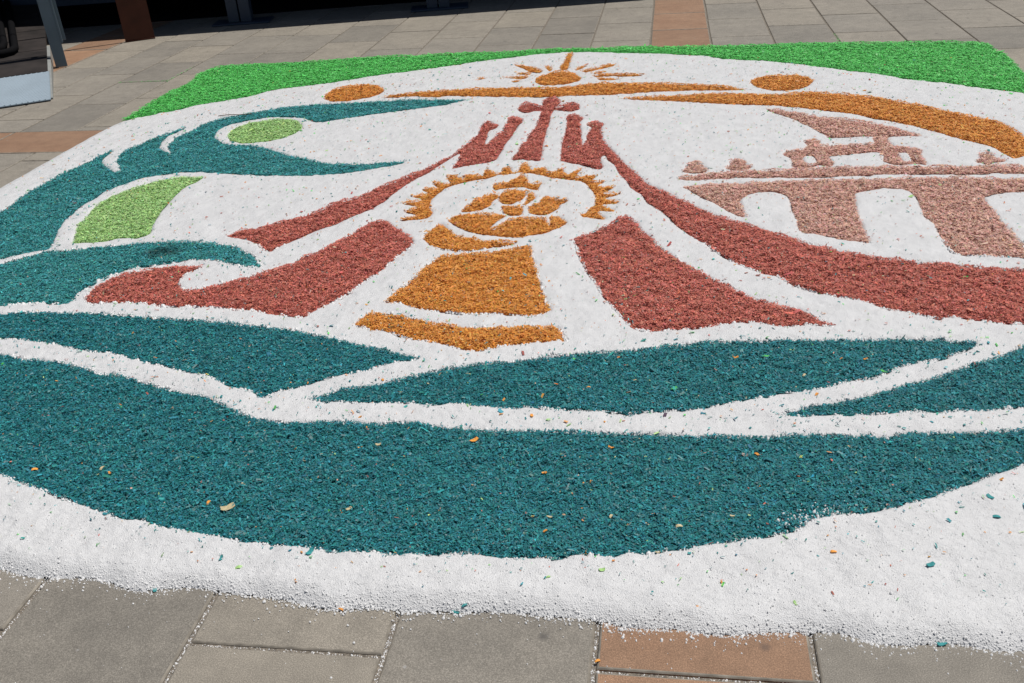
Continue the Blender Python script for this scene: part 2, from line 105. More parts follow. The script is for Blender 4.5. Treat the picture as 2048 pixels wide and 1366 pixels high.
    'mo_veil2': [(-0.581, 3.757), (-0.547, 3.717), (-0.529, 3.69), (-0.531, 3.65), (-0.547, 3.611), (-0.562, 3.579), (-0.57, 3.586), (-0.562, 3.651), (-0.564, 3.704)],
    'mo_child': [(-0.508, 3.636), (-0.495, 3.686), (-0.475, 3.668), (-0.45, 3.661), (-0.425, 3.64), (-0.395, 3.646), (-0.399, 3.613), (-0.424, 3.588), (-0.424, 3.544), (-0.447, 3.507), (-0.471, 3.474), (-0.503, 3.478), (-0.533, 3.503), (-0.543, 3.56), (-0.532, 3.598), (-0.5, 3.603)],
    'mo_neck': [(-0.657, 3.576), (-0.622, 3.575), (-0.57, 3.573), (-0.562, 3.498), (-0.566, 3.476), (-0.608, 3.481), (-0.635, 3.506)],
    'mo_robe': [(-0.849, 3.431), (-0.836, 3.467), (-0.803, 3.489), (-0.749, 3.496), (-0.678, 3.491), (-0.631, 3.481), (-0.623, 3.463), (-0.652, 3.415), (-0.667, 3.368), (-0.664, 3.334), (-0.644, 3.339), (-0.626, 3.391), (-0.601, 3.432), (-0.558, 3.449), (-0.489, 3.442), (-0.462, 3.435), (-0.448, 3.388), (-0.436, 3.358), (-0.442, 3.435), (-0.441, 3.453), (-0.415, 3.458), (-0.374, 3.398), (-0.403, 3.341), (-0.442, 3.296), (-0.491, 3.275), (-0.553, 3.259), (-0.62, 3.271), (-0.689, 3.289), (-0.754, 3.329), (-0.804, 3.377)],
    'mo_crescent': [(-0.897, 3.236), (-0.905, 3.28), (-0.889, 3.349), (-0.872, 3.395), (-0.844, 3.371), (-0.809, 3.313), (-0.788, 3.273), (-0.739, 3.25), (-0.678, 3.228), (-0.62, 3.216), (-0.568, 3.21), (-0.535, 3.208), (-0.563, 3.178), (-0.612, 3.163), (-0.663, 3.142), (-0.703, 3.127), (-0.769, 3.138), (-0.813, 3.143), (-0.855, 3.175)],
    'mo_stem': [(-0.803, 3.082), (-0.753, 3.087), (-0.69, 3.104), (-0.625, 3.109), (-0.573, 3.138), (-0.524, 3.155), (-0.485, 3.175), (-0.466, 3.069), (-0.442, 2.982), (-0.42, 2.889), (-0.397, 2.791), (-0.379, 2.725), (-0.357, 2.671), (-0.358, 2.645), (-0.414, 2.622), (-0.475, 2.629), (-0.538, 2.637), (-0.62, 2.633), (-0.684, 2.644), (-0.749, 2.652), (-0.805, 2.673), (-0.864, 2.705), (-0.91, 2.709), (-0.899, 2.766), (-0.872, 2.836), (-0.847, 2.918), (-0.839, 2.982), (-0.816, 3.048)],
    'mo_foot': [(-0.967, 2.555), (-0.957, 2.585), (-0.943, 2.626), (-0.904, 2.622), (-0.816, 2.608), (-0.769, 2.589), (-0.702, 2.564), (-0.625, 2.545), (-0.582, 2.542), (-0.522, 2.54), (-0.443, 2.545), (-0.365, 2.549), (-0.321, 2.547), (-0.306, 2.511), (-0.282, 2.46), (-0.316, 2.463), (-0.373, 2.453), (-0.428, 2.44), (-0.483, 2.423), (-0.522, 2.403), (-0.567, 2.394), (-0.617, 2.415), (-0.683, 2.445), (-0.746, 2.464), (-0.804, 2.483), (-0.854, 2.515), (-0.905, 2.522)],
    'page_left': [(-2.489, 2.532), (-2.237, 2.603), (-2.175, 2.619), (-2.053, 2.616), (-1.935, 2.616), (-1.838, 2.61), (-1.714, 2.594), (-1.592, 2.578), (-1.475, 2.566), (-1.356, 2.547), (-1.274, 2.535), (-1.213, 2.524), (-1.143, 2.508), (-1.072, 2.484), (-1.001, 2.457), (-0.932, 2.431), (-0.865, 2.409), (-0.821, 2.394), (-0.772, 2.372), (-0.734, 2.358), (-0.702, 2.344), (-0.728, 2.332), (-0.764, 2.323), (-0.809, 2.304), (-0.845, 2.269), (-0.897, 2.25), (-0.947, 2.227), (-0.993, 2.193), (-1.023, 2.171), (-1.065, 2.153), (-1.084, 2.142), (-1.091, 2.121), (-1.11, 2.12), (-1.133, 2.14), (-1.162, 2.156), (-1.202, 2.168), (-1.238, 2.181), (-1.29, 2.211), (-1.342, 2.237), (-1.39, 2.243), (-1.452, 2.271), (-1.514, 2.288), (-1.591, 2.316), (-1.643, 2.334), (-1.706, 2.357), (-1.753, 2.355), (-1.816, 2.374), (-1.878, 2.389), (-1.947, 2.408), (-2.008, 2.419), (-2.076, 2.432), (-2.12, 2.429), (-2.462, 2.496)],
    'page_right': [(-0.971, 2.118), (-0.925, 2.138), (-0.884, 2.173), (-0.839, 2.181), (-0.789, 2.204), (-0.736, 2.23), (-0.69, 2.253), (-0.64, 2.28), (-0.597, 2.295), (-0.545, 2.315), (-0.491, 2.327), (-0.418, 2.341), (-0.364, 2.353), (-0.311, 2.377), (-0.256, 2.386), (-0.202, 2.395), (-0.129, 2.405), (-0.074, 2.418), (-0.02, 2.431), (-0, 2.448), (0.055, 2.445), (0.11, 2.47), (0.164, 2.467), (0.219, 2.476), (0.281, 2.474), (0.336, 2.487), (0.39, 2.488), (0.442, 2.486), (0.513, 2.492), (0.584, 2.493), (0.653, 2.497), (0.722, 2.497), (0.775, 2.502), (0.788, 2.487), (0.825, 2.485), (0.863, 2.489), (0.837, 2.452), (0.788, 2.418), (0.748, 2.389), (0.696, 2.377), (0.634, 2.347), (0.596, 2.319), (0.547, 2.28), (0.502, 2.269), (0.443, 2.241), (0.391, 2.216), (0.324, 2.201), (0.301, 2.197), (0.267, 2.173), (0.217, 2.162), (0.167, 2.141), (0.128, 2.127), (0.085, 2.113), (0.046, 2.1), (0.013, 2.104), (-0.003, 2.091), (-0.052, 2.093), (-0.084, 2.074), (-0.108, 2.085), (-0.151, 2.089), (-0.194, 2.091), (-0.245, 2.093), (-0.295, 2.095), (-0.357, 2.102), (-0.383, 2.092), (-0.421, 2.093), (-0.47, 2.096), (-0.512, 2.099), (-0.545, 2.107), (-0.576, 2.106), (-0.582, 2.096), (-0.619, 2.101), (-0.655, 2.106), (-0.71, 2.11), (-0.744, 2.106), (-0.816, 2.103), (-0.886, 2.106), (-0.905, 2.099), (-0.937, 2.107)],
    'sliver': [(0.281, 2.083), (0.321, 2.105), (0.375, 2.137), (0.407, 2.142), (0.447, 2.159), (0.497, 2.176), (0.549, 2.206), (0.592, 2.23), (0.64, 2.264), (0.691, 2.279), (0.736, 2.306), (0.766, 2.328), (0.813, 2.359), (0.862, 2.385), (0.899, 2.404), (0.934, 2.433), (0.979, 2.478), (1.094, 2.506), (1.247, 2.477), (1.263, 2.331), (1.128, 2.193), (0.883, 2.153), (0.853, 2.152), (0.823, 2.142), (0.784, 2.129), (0.735, 2.135), (0.67, 2.115), (0.626, 2.123), (0.564, 2.116), (0.517, 2.108), (0.469, 2.097), (0.407, 2.094), (0.344, 2.086)],
    'bowl': [(-2.755, 2.27), (-2.533, 2.374), (-2.053, 2.33), (-2.015, 2.326), (-1.946, 2.301), (-1.88, 2.299), (-1.818, 2.29), (-1.763, 2.268), (-1.702, 2.251), (-1.659, 2.226), (-1.604, 2.225), (-1.552, 2.204), (-1.486, 2.178), (-1.429, 2.159), (-1.358, 2.134), (-1.274, 2.12), (-1.22, 2.086), (-1.171, 2.058), (-1.123, 2.032), (-1.066, 2.006), (-1.032, 2.005), (-0.979, 1.998), (-0.926, 2), (-0.875, 2.004), (-0.806, 2.009), (-0.751, 2.002), (-0.702, 2.011), (-0.633, 2.014), (-0.579, 1.999), (-0.536, 1.994), (-0.485, 1.991), (-0.434, 1.984), (-0.384, 1.981), (-0.353, 1.994), (-0.303, 1.988), (-0.238, 1.991), (-0.189, 1.988), (-0.125, 1.985), (-0.046, 1.989), (0.017, 1.987), (0.08, 1.987), (0.082, 1.985), (0.129, 1.99), (0.169, 1.99), (0.221, 1.989), (0.257, 1.991), (0.298, 2.002), (0.344, 2.006), (0.395, 2.006), (0.454, 2.006), (0.495, 2.016), (0.513, 2.003), (0.537, 2.007), (0.57, 2.025), (0.62, 2.025), (0.68, 2.034), (0.738, 2.034), (0.783, 2.039), (0.829, 2.049), (0.853, 2.054), (1.087, 2.084), (1.192, 2.128), (1.007, 2.014), (0.811, 1.911), (0.784, 1.895), (0.737, 1.87), (0.688, 1.837), (0.641, 1.811), (0.595, 1.785), (0.55, 1.762), (0.506, 1.739), (0.463, 1.723), (0.42, 1.705), (0.38, 1.705), (0.347, 1.696), (0.31, 1.679), (0.292, 1.66), (0.297, 1.658), (0.277, 1.64), (0.239, 1.631), (0.204, 1.616), (0.161, 1.607), (0.129, 1.595), (0.078, 1.583), (0.049, 1.569), (0.017, 1.567), (-0.017, 1.55), (-0.07, 1.551), (-0.101, 1.531), (-0.128, 1.537), (-0.164, 1.54), (-0.188, 1.538), (-0.213, 1.519), (-0.243, 1.523), (-0.283, 1.518), (-0.337, 1.514), (-0.366, 1.52), (-0.408, 1.525), (-0.45, 1.522), (-0.49, 1.513), (-0.523, 1.513), (-0.572, 1.505), (-0.615, 1.516), (-0.645, 1.51), (-0.672, 1.515), (-0.704, 1.504), (-0.742, 1.514), (-0.8, 1.52), (-0.838, 1.52), (-0.876, 1.527), (-0.922, 1.527), (-0.949, 1.535), (-0.998, 1.543), (-1.048, 1.551), (-1.081, 1.555), (-1.113, 1.555), (-1.152, 1.571), (-1.192, 1.586), (-1.228, 1.582), (-1.267, 1.595), (-1.306, 1.607), (-1.41, 1.643), (-1.454, 1.66), (-1.5, 1.677), (-1.556, 1.695), (-1.604, 1.715), (-1.652, 1.734), (-1.92, 1.866), (-2.264, 2.025), (-2.569, 2.183)],
}
SALT_EDGE = [(-1.45, 1.425), (-1.407, 1.416), (-1.373, 1.402), (-1.33, 1.398), (-1.314, 1.407), (-1.266, 1.408), (-1.245, 1.404), (-1.208, 1.413), (-1.173, 1.403), (-1.141, 1.384), (-1.101, 1.376), (-1.065, 1.378), (-1.051, 1.391), (-0.995, 1.397), (-0.938, 1.399), (-0.906, 1.39), (-0.861, 1.384), (-0.849, 1.391), (-0.802, 1.38), (-0.752, 1.38), (-0.728, 1.367), (-0.69, 1.361), (-0.666, 1.361), (-0.628, 1.362), (-0.594, 1.374), (-0.556, 1.384), (-0.527, 1.365), (-0.504, 1.359), (-0.479, 1.374), (-0.44, 1.38), (-0.416, 1.363), (-0.402, 1.374), (-0.381, 1.372), (-0.344, 1.382), (-0.318, 1.383), (-0.279, 1.381), (-0.245, 1.383), (-0.218, 1.368), (-0.194, 1.375), (-0.174, 1.382), (-0.154, 1.378), (-0.128, 1.375), (-0.113, 1.376), (-0.1, 1.36), (-0.08, 1.35), (-0.051, 1.358), (-0.019, 1.354), (0.005, 1.364), (0.042, 1.365), (0.059, 1.357), (0.087, 1.354), (0.125, 1.349), (0.147, 1.357), (0.168, 1.352), (0.193, 1.376), (0.216, 1.369), (0.24, 1.37), (0.27, 1.369), (0.294, 1.377), (0.334, 1.379), (0.361, 1.375), (0.382, 1.351), (0.409, 1.347), (0.436, 1.362), (0.467, 1.358), (0.512, 1.362), (0.537, 1.373), (0.562, 1.366), (0.586, 1.349), (0.615, 1.352), (0.637, 1.366), (0.65, 1.361), (0.95, 1.35), (1.3, 1.37), (1.6, 1.35), (1.88, 1.38), (1.93, 1.7), (1.95, 2.4), (1.93, 3.2), (1.93, 4.6), (1.8, 4.9), (1.8, 5.3), (1.82, 5.9), (1.89, 6.215), (1.796, 6.261), (1.748, 6.251), (1.719, 6.29), (1.545, 6.305), (1.376, 6.323), (1.198, 6.342), (1.003, 6.376), (0.786, 6.398), (0.594, 6.379), (0.392, 6.393), (0.232, 6.413), (0.069, 6.421), (-0.095, 6.448), (-0.263, 6.484), (-0.388, 6.458), (-0.514, 6.46), (-0.645, 6.489), (-0.773, 6.483), (-0.944, 6.471), (-1.112, 6.436), (-1.203, 6.451), (-1.339, 6.472), (-1.512, 6.453), (-1.686, 6.433), (-1.868, 6.442), (-1.984, 6.437), (-2.131, 6.413), (-2.304, 6.381), (-2.477, 6.349), (-2.66, 6.345), (-2.846, 6.345), (-2.983, 6.335), (-3.069, 6.294), (-3.096, 6.249), (-3.116, 6.088), (-3.078, 5.927), (-3.072, 5.744), (-3.097, 5.651), (-3.096, 5.408), (-3.087, 5.181), (-3.083, 4.999), (-3.117, 4.95), (-3.118, 4.838), (-3.119, 4.718), (-3.128, 4.603), (-3.124, 4.47), (-3.123, 4.384), (-3.124, 4.281), (-3.126, 4.172), (-3.128, 4.067), (-3.134, 3.994), (-3.127, 3.921), (-3.12, 3.4), (-3.13, 2.8), (-3.115, 2.2), (-3.12, 1.7), (-3.08, 1.45), (-2.6, 1.43), (-2.2, 1.415), (-1.8, 1.43)]

# ------------------------------------------------------------------ helpers
def link(o, parent=None):
    col.objects.link(o)
    if parent:
        o.parent = parent
    return o

def tag(o, label=None, cat=None, group=None, kind=None):
    if label: o['label'] = label
    if cat: o['category'] = cat
    if group: o['group'] = group
    if kind: o['kind'] = kind
    return o

def empty(name, loc=(0, 0, 0), rz=0.0):
    o = bpy.data.objects.new(name, None)
    o.location = loc
    o.rotation_euler = (0, 0, rz)
    o.empty_display_size = 0.1
    return link(o)

def mesh_obj(name, verts, faces, mat, parent=None, smooth=False):
    me = bpy.data.meshes.new(name)
    me.from_pydata([tuple(v) for v in verts], [], [tuple(f) for f in faces])
    me.update()
    if smooth:
        me.polygons.foreach_set('use_smooth', [True] * len(me.polygons))
    me.materials.append(mat)
    return link(bpy.data.objects.new(name, me), parent)

def np_mesh(name, V, Fc, mat, parent=None, cols=None, smooth=False):
    """V (n,3), Fc (m,k) int; cols (n,3) linear colours stored on the points"""
    me = bpy.data.meshes.new(name)
    n, (m, k) = len(V), Fc.shape
    me.vertices.add(n)
    me.vertices.foreach_set('co', np.ascontiguousarray(V, dtype=np.float32).ravel())
    me.loops.add(m * k)
    me.loops.foreach_set('vertex_index', np.ascontiguousarray(Fc, dtype=np.int32).ravel())
    me.polygons.add(m)
    me.polygons.foreach_set('loop_start', np.arange(0, m * k, k, dtype=np.int32))
    me.polygons.foreach_set('loop_total', np.full(m, k, dtype=np.int32))
    if smooth:
        me.polygons.foreach_set('use_smooth', np.ones(m, dtype=bool))
    if cols is not None:
        a = me.attributes.new('Col', 'FLOAT_COLOR', 'POINT')
        a.data.foreach_set('color', np.concatenate([cols, np.ones((n, 1))], 1).astype(np.float32).ravel())
    me.update(calc_edges=True)
    me.materials.append(mat)
    return link(bpy.data.objects.new(name, me), parent)

def inside(px, py, loops):
    res = np.zeros(px.shape, bool)
    for lp in loops:
        a = np.asarray(lp)
        b = np.roll(a, -1, 0)
        for (x1, y1), (x2, y2) in zip(a, b):
            if y1 == y2: continue
            c = (y1 > py) != (y2 > py)
            res ^= c & (px < (x2 - x1) * (py - y1) / (y2 - y1) + x1)
    return res

def edge_dist(px, py, loops):
    d = np.full(px.shape, 9.0)
    for lp in loops:
        a = np.asarray(lp)
        b = np.roll(a, -1, 0)
        for p, q in zip(a, b):
            v = q - p
            l2 = v @ v + 1e-12
            t = np.clip(((px - p[0]) * v[0] + (py - p[1]) * v[1]) / l2, 0, 1)
            d = np.minimum(d, (px - p[0] - t * v[0]) ** 2 + (py - p[1] - t * v[1]) ** 2)
    return np.sqrt(d)

NOISE = rng.random((256, 256))
def vnoise(x, y, s):
    x, y = x / s + 300, y / s + 300
    xi, yi = np.floor(x).astype(int), np.floor(y).astype(int)
    fx, fy = x - xi, y - yi
    fx, fy = fx * fx * (3 - 2 * fx), fy * fy * (3 - 2 * fy)
    g = lambda i, j: NOISE[(xi + i) % 256, (yi + j) % 256]
    return (g(0, 0) * (1 - fx) + g(1, 0) * fx) * (1 - fy) + (g(0, 1) * (1 - fx) + g(1, 1) * fx) * fy - 0.5

# ------------------------------------------------------------------ materials
class M:
    def __init__(s, name):
        s.m = bpy.data.materials.new(name)
        s.m.use_nodes = True
        s.t = s.m.node_tree
        s.b = s.t.nodes['Principled BSDF']
    def n(s, typ, **kw):
        nd = s.t.nodes.new(typ)
        for k, v in kw.items():
            if k.startswith('_'): setattr(nd, k[1:], v)
            else: nd.inputs[k.replace('__', ' ')].default_value = v
        return nd
    def l(s, a, b): s.t.links.new(a, b)
    def ramp(s, fac, stops):
        r = s.t.nodes.new('ShaderNodeValToRGB')
        el = r.color_ramp.elements
        while len(el) < len(stops): el.new(0.5)
        for e, (p, c) in zip(el, stops):
            e.position = p
            e.color = (*c, 1) if len(c) == 3 else c
        s.l(fac, r.inputs[0])
        return r.outputs[0]
    def mix(s, fac, a, b, mode='MIX'):
        nd = s.t.nodes.new('ShaderNodeMix')
        nd.data_type = 'RGBA'
        nd.blend_type = mode
        for sock, v in ((nd.inputs[0], fac), (nd.inputs[6], a), (nd.inputs[7], b)):
            if hasattr(v, 'links'): s.l(v, sock)
            elif isinstance(v, (int, float)): sock.default_value = v
            else: sock.default_value = (*v, 1)
        return nd.outputs[2]
    def bump(s, h, strength, dist):
        b = s.n('ShaderNodeBump', Strength=strength, Distance=dist)
        s.l(h, b.inputs['Height'])
        s.l(b.outputs[0], s.b.inputs['Normal'])

def mat_sawdust(name, mean, rough=0.62, spec=0.35):
    """dyed wood shavings: each chip carries its own dye strength in Col"""
    w = M(name)
    at = w.n('ShaderNodeAttribute', _attribute_name='Col')
    geo = w.n('ShaderNodeNewGeometry')
    nz = w.n('ShaderNodeTexNoise', Scale=55.0, Detail=2.0)
    w.l(geo.outputs['Position'], nz.inputs['Vector'])
    g = w.ramp(nz.outputs[0], [(0.3, (0.82,) * 3), (0.7, (1.12,) * 3)])
    w.l(w.mix(1.0, at.outputs['Color'], g, 'MULTIPLY'), w.b.inputs['Base Color'])
    w.b.inputs['Roughness'].default_value = rough
    w.b.inputs['Specular IOR Level'].default_value = spec
    n2 = w.n('ShaderNodeTexNoise', Scale=420.0, Detail=2.0)
    w.l(geo.outputs['Position'], n2.inputs['Vector'])
    w.bump(n2.outputs[0], 0.5, 0.002)
    return w.m

def mat_salt():
    w = M('crushed_salt')
    geo = w.n('ShaderNodeNewGeometry')
    n1 = w.n('ShaderNodeTexNoise', Scale=14.0, Detail=4.0)
    n2 = w.n('ShaderNodeTexVoronoi', Scale=330.0)
    n3 = w.n('ShaderNodeTexNoise', Scale=700.0, Detail=1.0)
    for q in (n1, n2, n3): w.l(geo.outputs['Position'], q.inputs['Vector'])
    c = w.ramp(n1.outputs[0], [(0.35, (0.745, 0.745, 0.752)), (0.65, (0.805, 0.805, 0.812))])
    w.l(c, w.b.inputs['Base Color'])
    w.b.inputs['Roughness'].default_value = 0.45
    w.b.inputs['Specular IOR Level'].default_value = 0.4
    ad = w.n('ShaderNodeMath', _operation='ADD')
    w.l(n2.outputs['Distance'], ad.inputs[0]); w.l(n3.outputs[0], ad.inputs[1])
    w.bump(ad.outputs[0], 0.75, 0.0019)

    return w.m

def mat_crystal():
    w = M('salt_crystal')
    w.b.inputs['Base Color'].default_value = (0.82, 0.82, 0.825, 1)
    w.b.inputs['Roughness'].default_value = 0.3
    return w.m

def mat_paver(name, c1, c2, spots):
    w = M(name)
    oi = w.n('ShaderNodeObjectInfo')
    geo = w.n('ShaderNodeNewGeometry')
    n1 = w.n('ShaderNodeTexNoise', Scale=3.2, Detail=5.0, Roughness=0.6)
    n2 = w.n('ShaderNodeTexNoise', Scale=420.0, Detail=2.0)
    n3 = w.n('ShaderNodeTexNoise', Scale=16.0, Detail=4.0, Roughness=0.65)
    v = w.n('ShaderNodeTexVoronoi', Scale=7.0)
    vs = w.n('ShaderNodeTexVoronoi', Scale=17.0)
    ng = w.n('ShaderNodeTexNoise', Scale=2.3, Detail=3.0)
    nd = w.n('ShaderNodeTexNoise', Scale=60.0, Detail=3.0)
    for q in (n1, n2, n3, v, vs, ng, nd): w.l(geo.outputs['Position'], q.inputs['Vector'])
    base = w.mix(w.ramp(n1.outputs[0], [(0.35, (0,) * 3), (0.68, (1,) * 3)]), c1, c2)
    tone = w.ramp(oi.outputs['Random'], [(0.0, (0.82, 0.825, 0.83)), (0.5, (1.0, 1.0, 1.0)), (1.0, (1.12, 1.10, 1.06))])
    base = w.mix(1.0, base, tone, 'MULTIPLY')
    base = w.mix(1.0, base, w.ramp(n3.outputs[0], [(0.30, (0.86,) * 3), (0.62, (1.05,) * 3)]), 'MULTIPLY')
    base = w.mix(1.0, base, w.ramp(n2.outputs[0], [(0.28, (0.68,) * 3), (0.52, (1.0,) * 3), (0.72, (1.5,) * 3)]), 'MULTIPLY')
    base = w.mix(w.ramp(v.outputs['Distance'], [(0.03, (0.85,) * 3), (0.095, (0,) * 3)]), base, spots)
    ds = w.n('ShaderNodeMath', _operation='MULTIPLY_ADD')           # ragged specks of trodden salt
    w.l(nd.outputs[0], ds.inputs[0]); ds.inputs[1].default_value = 0.16; w.l(vs.outputs['Distance'], ds.inputs[2])
    pale = w.ramp(ds.outputs[0], [(0.10, (0.85,) * 3), (0.15, (0,) * 3)])
    gate = w.ramp(ng.outputs[0], [(0.46, (0,) * 3), (0.60, (1,) * 3)])
    base = w.mix(w.mix(1.0, pale, gate, 'MULTIPLY'), base, (0.46, 0.45, 0.44))
    w.l(base, w.b.inputs['Base Color'])
    w.b.inputs['Roughness'].default_value = 0.78
    w.bump(n2.outputs[0], 0.35, 0.0015)
    return w.m

def mat_simple(name, c, rough=0.6, metal=0.0, var=0.15, scale=12.0, bump=0.0, spec=0.4):
    w = M(name)
    tc = w.n('ShaderNodeTexCoord')
    nz = w.n('ShaderNodeTexNoise', Scale=scale, Detail=4.0)
    w.l(tc.outputs['Object'], nz.inputs['Vector'])
    w.l(w.mix(1.0, c, w.ramp(nz.outputs[0], [(0.3, (1 - var,) * 3), (0.7, (1 + var,) * 3)]), 'MULTIPLY'), w.b.inputs['Base Color'])
    w.b.inputs['Roughness'].default_value = rough
    w.b.inputs['Metallic'].default_value = metal
    w.b.inputs['Specular IOR Level'].default_value = spec
    if bump: w.bump(nz.outputs[0], bump, 0.01)
    return w.m

DYE = {   # mean albedo of each dyed shaving, linear
    'teal': (0.048, 0.310, 0.320), 'tealdeep': (0.024, 0.225, 0.255), 'green': (0.130, 0.640, 0.140), 'lime': (0.430, 0.690, 0.255),
    'red': (0.610, 0.175, 0.130), 'orange': (0.880, 0.370, 0.070), 'pink': (0.800, 0.480, 0.385),
    'cream': (0.66, 0.56, 0.34), 'purple': (0.13, 0.08, 0.13),
}
SAW = {k: mat_sawdust(k + '_sawdust', c) for k, c in DYE.items()}
MAT_SALT, MAT_CRYSTAL = mat_salt(), mat_crystal()
GREY_PAVER = mat_paver('grey_concrete_paver', (0.260, 0.236, 0.202), (0.318, 0.287, 0.243), (0.12, 0.11, 0.10))
RED_PAVER = mat_paver('terracotta_paver', (0.325, 0.188, 0.115), (0.38, 0.232, 0.147), (0.17, 0.11, 0.08))

# ------------------------------------------------------------------ paving
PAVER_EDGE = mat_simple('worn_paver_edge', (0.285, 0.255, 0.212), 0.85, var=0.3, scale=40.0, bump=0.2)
JOINT_BED = mat_simple('joint_sand', (0.23, 0.20, 0.165), 0.95, var=0.5, scale=220.0, bump=0.6)
PX0, PX1, PY0, PY1 = -7.8, 4.4, 0.25, 10.9
pave = mesh_obj('pavement', [(PX0, PY0, -0.0065), (PX1, PY0, -0.0065), (PX1, PY1, -0.0065), (PX0, PY1, -0.0065)], [(0, 1, 2, 3)], JOINT_BED)
tag(pave, 'grey and terracotta concrete paving of the square', kind='structure')
_pm = {}
def paver_mesh(w, d, mat):
    key = (round(w, 2), round(d, 2), mat.name)
    if key in _pm: return _pm[key]
    b, h = 0.0036, 0.003
    w2, d2 = key[0] / 2, key[1] / 2
    V, Fc = [], []
    for z, s in ((-0.05, 0), (-h, 0), (-0.0007, b * 0.6), (0, b * 1.25)):
        V += [(-w2 + s, -d2 + s, z), (w2 - s, -d2 + s, z), (w2 - s, d2 - s, z), (-w2 + s, d2 - s, z)]
    for k in range(3):
        for i in range(4):
            j = (i + 1) % 4
            Fc.append((4 * k + i, 4 * k + j, 4 * k + 4 + j, 4 * k + 4 + i))
    Fc.append((12, 13, 14, 15))
    me = bpy.data.meshes.new('paver')
    me.from_pydata(V, [], Fc)
    me.materials.append(mat)
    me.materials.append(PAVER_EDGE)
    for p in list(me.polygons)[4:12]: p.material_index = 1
    _pm[key] = me
    return me
W, L, X0 = 0.4004, 0.6207, -0.1224
BAND0, BAND1 = 4.484, 4.880
paver_list = []
def add_paver(xa, xb, ya, yb, mat):
    if xb - xa < 0.06 or yb - ya < 0.06: return
    if xa > -3.0 and xb < 1.85 and ya > 1.55 and yb < 6.0: return      # lies wholly under the carpet
    g = 0.0036
    paver_list.append((xa + g, xb - g, ya + g, yb - g, mat))
def fill_column(xa, xb, joints, mat, y0, y1):
    js = [y0] + [j for j in joints if y0 + 0.05 < j < y1 - 0.05] + [y1]
    for a, b in zip(js, js[1:]): add_paver(xa, xb, a, b, mat)
lines = [X0 + k * W for k in range(-7, 11)]
lines = [-7.57, -7.17, -6.77, -6.37, -5.97, -5.57, -5.17, -4.77, -4.37, -4.00, -3.66, -3.30] + lines
for i, (xa, xb) in enumerate(zip(lines, lines[1:])):
    even = (i % 2 == (lines.index(X0 + 0 * W) % 2))
    mat = RED_PAVER if (abs(xa - X0) < 0.01 or abs(xa + 4.77) < 0.01) else GREY_PAVER
    pitch = L if xa > -3.31 else 0.558
    ph = (7.07 if even else 6.766) if xa > -3.31 else {-3.66: 6.577, -4.00: 6.815, -4.37: 6.50}.get(round(xa, 2), 6.6 if even else 6.88)
    if xa < -3.0 and xa > -3.31: ph = 6.815
    fill_column(xa, xb, [ph + n * pitch for n in range(-8, 9)], mat, BAND1, 10.85)
    ph2 = 1.247 if even else 1.557
    fill_column(xa, xb, [ph2 + n * L for n in range(-3, 8)], mat, 0.3, BAND0)
xs = [-7.4 + 0.62 * n for n in range(20)]
for xa, xb in zip(xs, xs[1:]): add_paver(xa, xb, BAND0, BAND1, RED_PAVER)
def view_rank(p):
    r = 9.0
    for x in (p[0], p[1], (p[0] + p[1]) / 2):
        for y in (p[2], p[3], (p[2] + p[3]) / 2):
            d = Vector((x, y, -CAM_H))
            zc = d.dot(fw)
            if zc > 0.2: r = min(r, max(abs(d.dot(rt) / zc) / 0.536, abs(d.dot(up) / zc) / 0.358))
    return max(r, 1.0)
paver_list.sort(key=view_rank)
for xa, xb, ya, yb, mat in paver_list[:290]:
    o = bpy.data.objects.new('paver', paver_mesh(xb - xa, yb - ya, mat))
    o.location = ((xa + xb) / 2 + random.uniform(-.0012, .0012), (ya + yb) / 2 + random.uniform(-.0012, .0012), random.uniform(-0.0016, 0.0))
    o.rotation_euler = (random.uniform(-.0018, .0018), random.uniform(-.0018, .0018), random.uniform(-.002, .002))
    link(o, pave)
for pm in (GREY_PAVER, RED_PAVER):
    V, Fc = [], []
    for xa, xb, ya, yb, mat in paver_list[290:]:
        if mat != pm: continue
        me = paver_mesh(xb - xa, yb - ya, mat)
        n = len(V)
        V += [(v.co.x + (xa + xb) / 2, v.co.y + (ya + yb) / 2, v.co.z) for v in me.vertices]
        Fc += [tuple(n + i for i in p.vertices) for p in me.polygons]
    if V: tag(mesh_obj('outer_pavers', V, Fc, pm, pave), kind='stuff')
# the square goes on to the horizon
wg = M('distant_paving')
tcg = wg.n('ShaderNodeTexCoord')
br = wg.n('ShaderNodeTexBrick', Scale=1.0)
br.inputs['Color1'].default_value = (0.27, 0.245, 0.21, 1); br.inputs['Color2'].default_value = (0.31, 0.28, 0.24, 1)
br.inputs['Mortar'].default_value = (0.16, 0.14, 0.12, 1); br.inputs['Mortar Size'].default_value = 0.008
br.inputs['Brick Width'].default_value = 0.62; br.inputs['Row Height'].default_value = 0.4
wg.l(tcg.outputs['Object'], br.inputs['Vector']); wg.l(br.outputs['Color'], wg.b.inputs['Base Color'])
wg.b.inputs['Roughness'].default_value = 0.8
B = 400
gv = [(-B, -B, -.002), (B, -B, -.002), (B, B, -.002), (-B, B, -.002), (PX0, PY0, -.002), (PX1, PY0, -.002), (PX1, PY1, -.002), (PX0, PY1, -.002)]
tag(mesh_obj('ground', gv, [(0, 1, 5, 4), (1, 2, 6, 5), (2, 3, 7, 6), (3, 0, 4, 7)], wg.m), 'open paved square stretching away', kind='structure')

